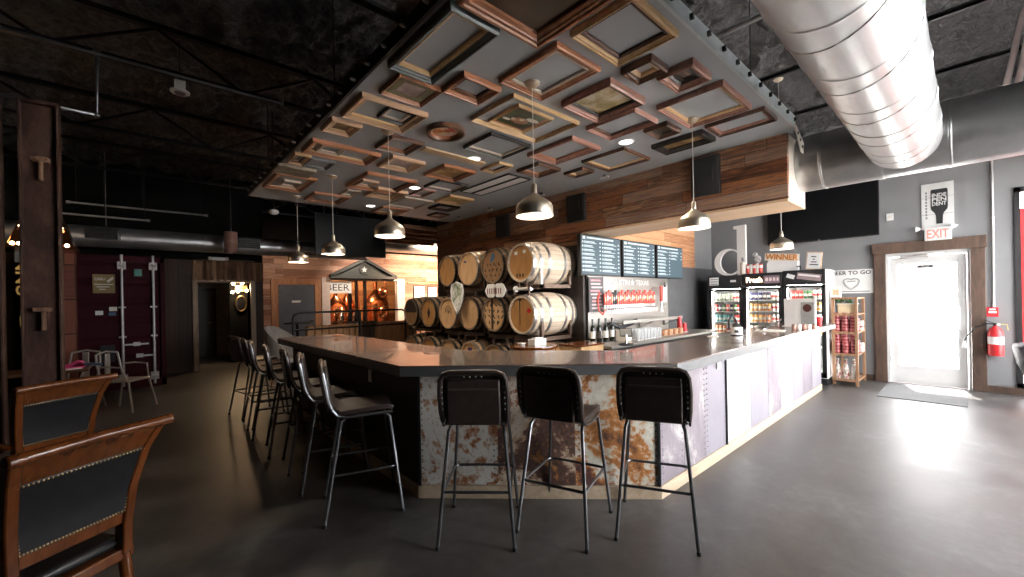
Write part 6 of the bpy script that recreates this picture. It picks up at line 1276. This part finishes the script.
#PART5
# ================================================================== LIGHT
w = bpy.data.worlds.new('World'); SC.world = w; w.use_nodes = True
bg = w.node_tree.nodes['Background']; bg.inputs[0].default_value = (.97, .98, 1, 1); bg.inputs[1].default_value = 23
def lamp(name, typ, loc, en, col=(1,1,1), rot=(0,0,0), **k):
    l = bpy.data.lights.new(name, typ); l.energy = en; l.color = col
    for a, v in k.items(): setattr(l, a, v)
    o = bpy.data.objects.new(name, l); COL.objects.link(o); o.location = loc; o.rotation_euler = rot; return o
for k, (a, b) in enumerate(WX):    # daylight portals on the real window openings
    o = lamp('window_portal', 'AREA', ((a+b)/2, YF-.02, 1.71), 1, rot=(PI/2, 0, 0), shape='RECTANGLE', size=b-a, size_y=3.2); o.data.cycles.is_portal = True
o = lamp('door_portal', 'AREA', (XW-.01, (DY0+DY1)/2, 1.1), 1, rot=(PI/2, 0, PI/2), shape='RECTANGLE', size=.97, size_y=2.1); o.data.cycles.is_portal = True
o = lamp('window_portal', 'AREA', (XW-.02, -.9, 1.55), 1, rot=(PI/2, 0, PI/2), shape='RECTANGLE', size=.85, size_y=2.9); o.data.cycles.is_portal = True
sd = Vector((-.4, -.12, -.9)).normalized()
lamp('sun', 'SUN', (20, -10, 30), 40.0, (1, .95, .88), sd.to_track_quat('-Z', 'Y').to_euler(), angle=.01)
VS = SC.view_settings; SC.display_settings.display_device = 'sRGB'; VS.view_transform = 'Standard'; VS.look = 'None'; VS.gamma = 1; VS.exposure = 0.0; VS.use_curve_mapping = False
SC.cycles.max_bounces = 8; SC.cycles.transparent_max_bounces = 12; SC.cycles.sample_clamp_indirect = 6

# lamps of the room: warm bulbs in the pendants, recessed lights of the panel, spots over the wood walls and the brew room; added fill for the tap wall
for x, y in ((2.21, 2.175), (1.775, 3.677), (1.851, 5.442), (1.787, 6.781), (3.785, 1.677), (6.6, 1.72)):
    lamp('pendant_bulb', 'POINT', (x, y, 2.17), 6, (1, .8, .6), shadow_soft_size=.04)
for x, y in ((2.865, 3.777), (3.788, 2.371), (2.935, 5.276), (2.91, 6.73)):
    lamp('recessed_lamp', 'SPOT', (x, y, 3.12), 95, (1, .84, .66), spot_size=2.4, spot_blend=.8, shadow_soft_size=.07)
for y in (3.2, 4.365, 5.633, 6.607):
    d = Vector((-.25, 0, -1)); lamp('wall_spot', 'SPOT', (4.5, y, 3.08), 9, (1, .72, .48), d.to_track_quat('-Z', 'Y').to_euler(), spot_size=1.9, spot_blend=.7, shadow_soft_size=.04)
for x, e in ((3.2, 130), (8.0, 2400)):
    d = Vector((0, 1, -.45)); lamp('wall_wash', 'SPOT', (x, 11.6, 3.1), e*.55, (1, .72, .5), d.to_track_quat('-Z', 'Y').to_euler(), spot_size=1.9, spot_blend=.6, shadow_soft_size=.1)
lamp('brewhouse_lamp', 'POINT', (5.6, 15.0, 2.9), 420, (1, .72, .45), shadow_soft_size=.12)
lamp('sconce_lamp', 'POINT', (1.95, 12.7, 1.95), 45, (1, .66, .36), shadow_soft_size=.1)
lamp('canopy_lamp', 'POINT', (-1.6, 8.0, 2.6), 12, (1, .6, .3), shadow_soft_size=.1)

lamp('window_front_spot', 'SPOT', (5.4, 12.2, 3.4), 260, (1, .85, .7), Vector((0, .9, -1)).to_track_quat('-Z', 'Y').to_euler(), spot_size=1.5, spot_blend=.8, shadow_soft_size=.1)
for x in (5.4, 6.8):  # added spots without a fixture, brightening the tap wall
    lamp('tap_wall_fill', 'SPOT', (x, 2.3, 3.9), 55, (1, .8, .6), Vector((0, .85, -1)).to_track_quat('-Z', 'Y').to_euler(), spot_size=1.5, spot_blend=.8, shadow_soft_size=.08)
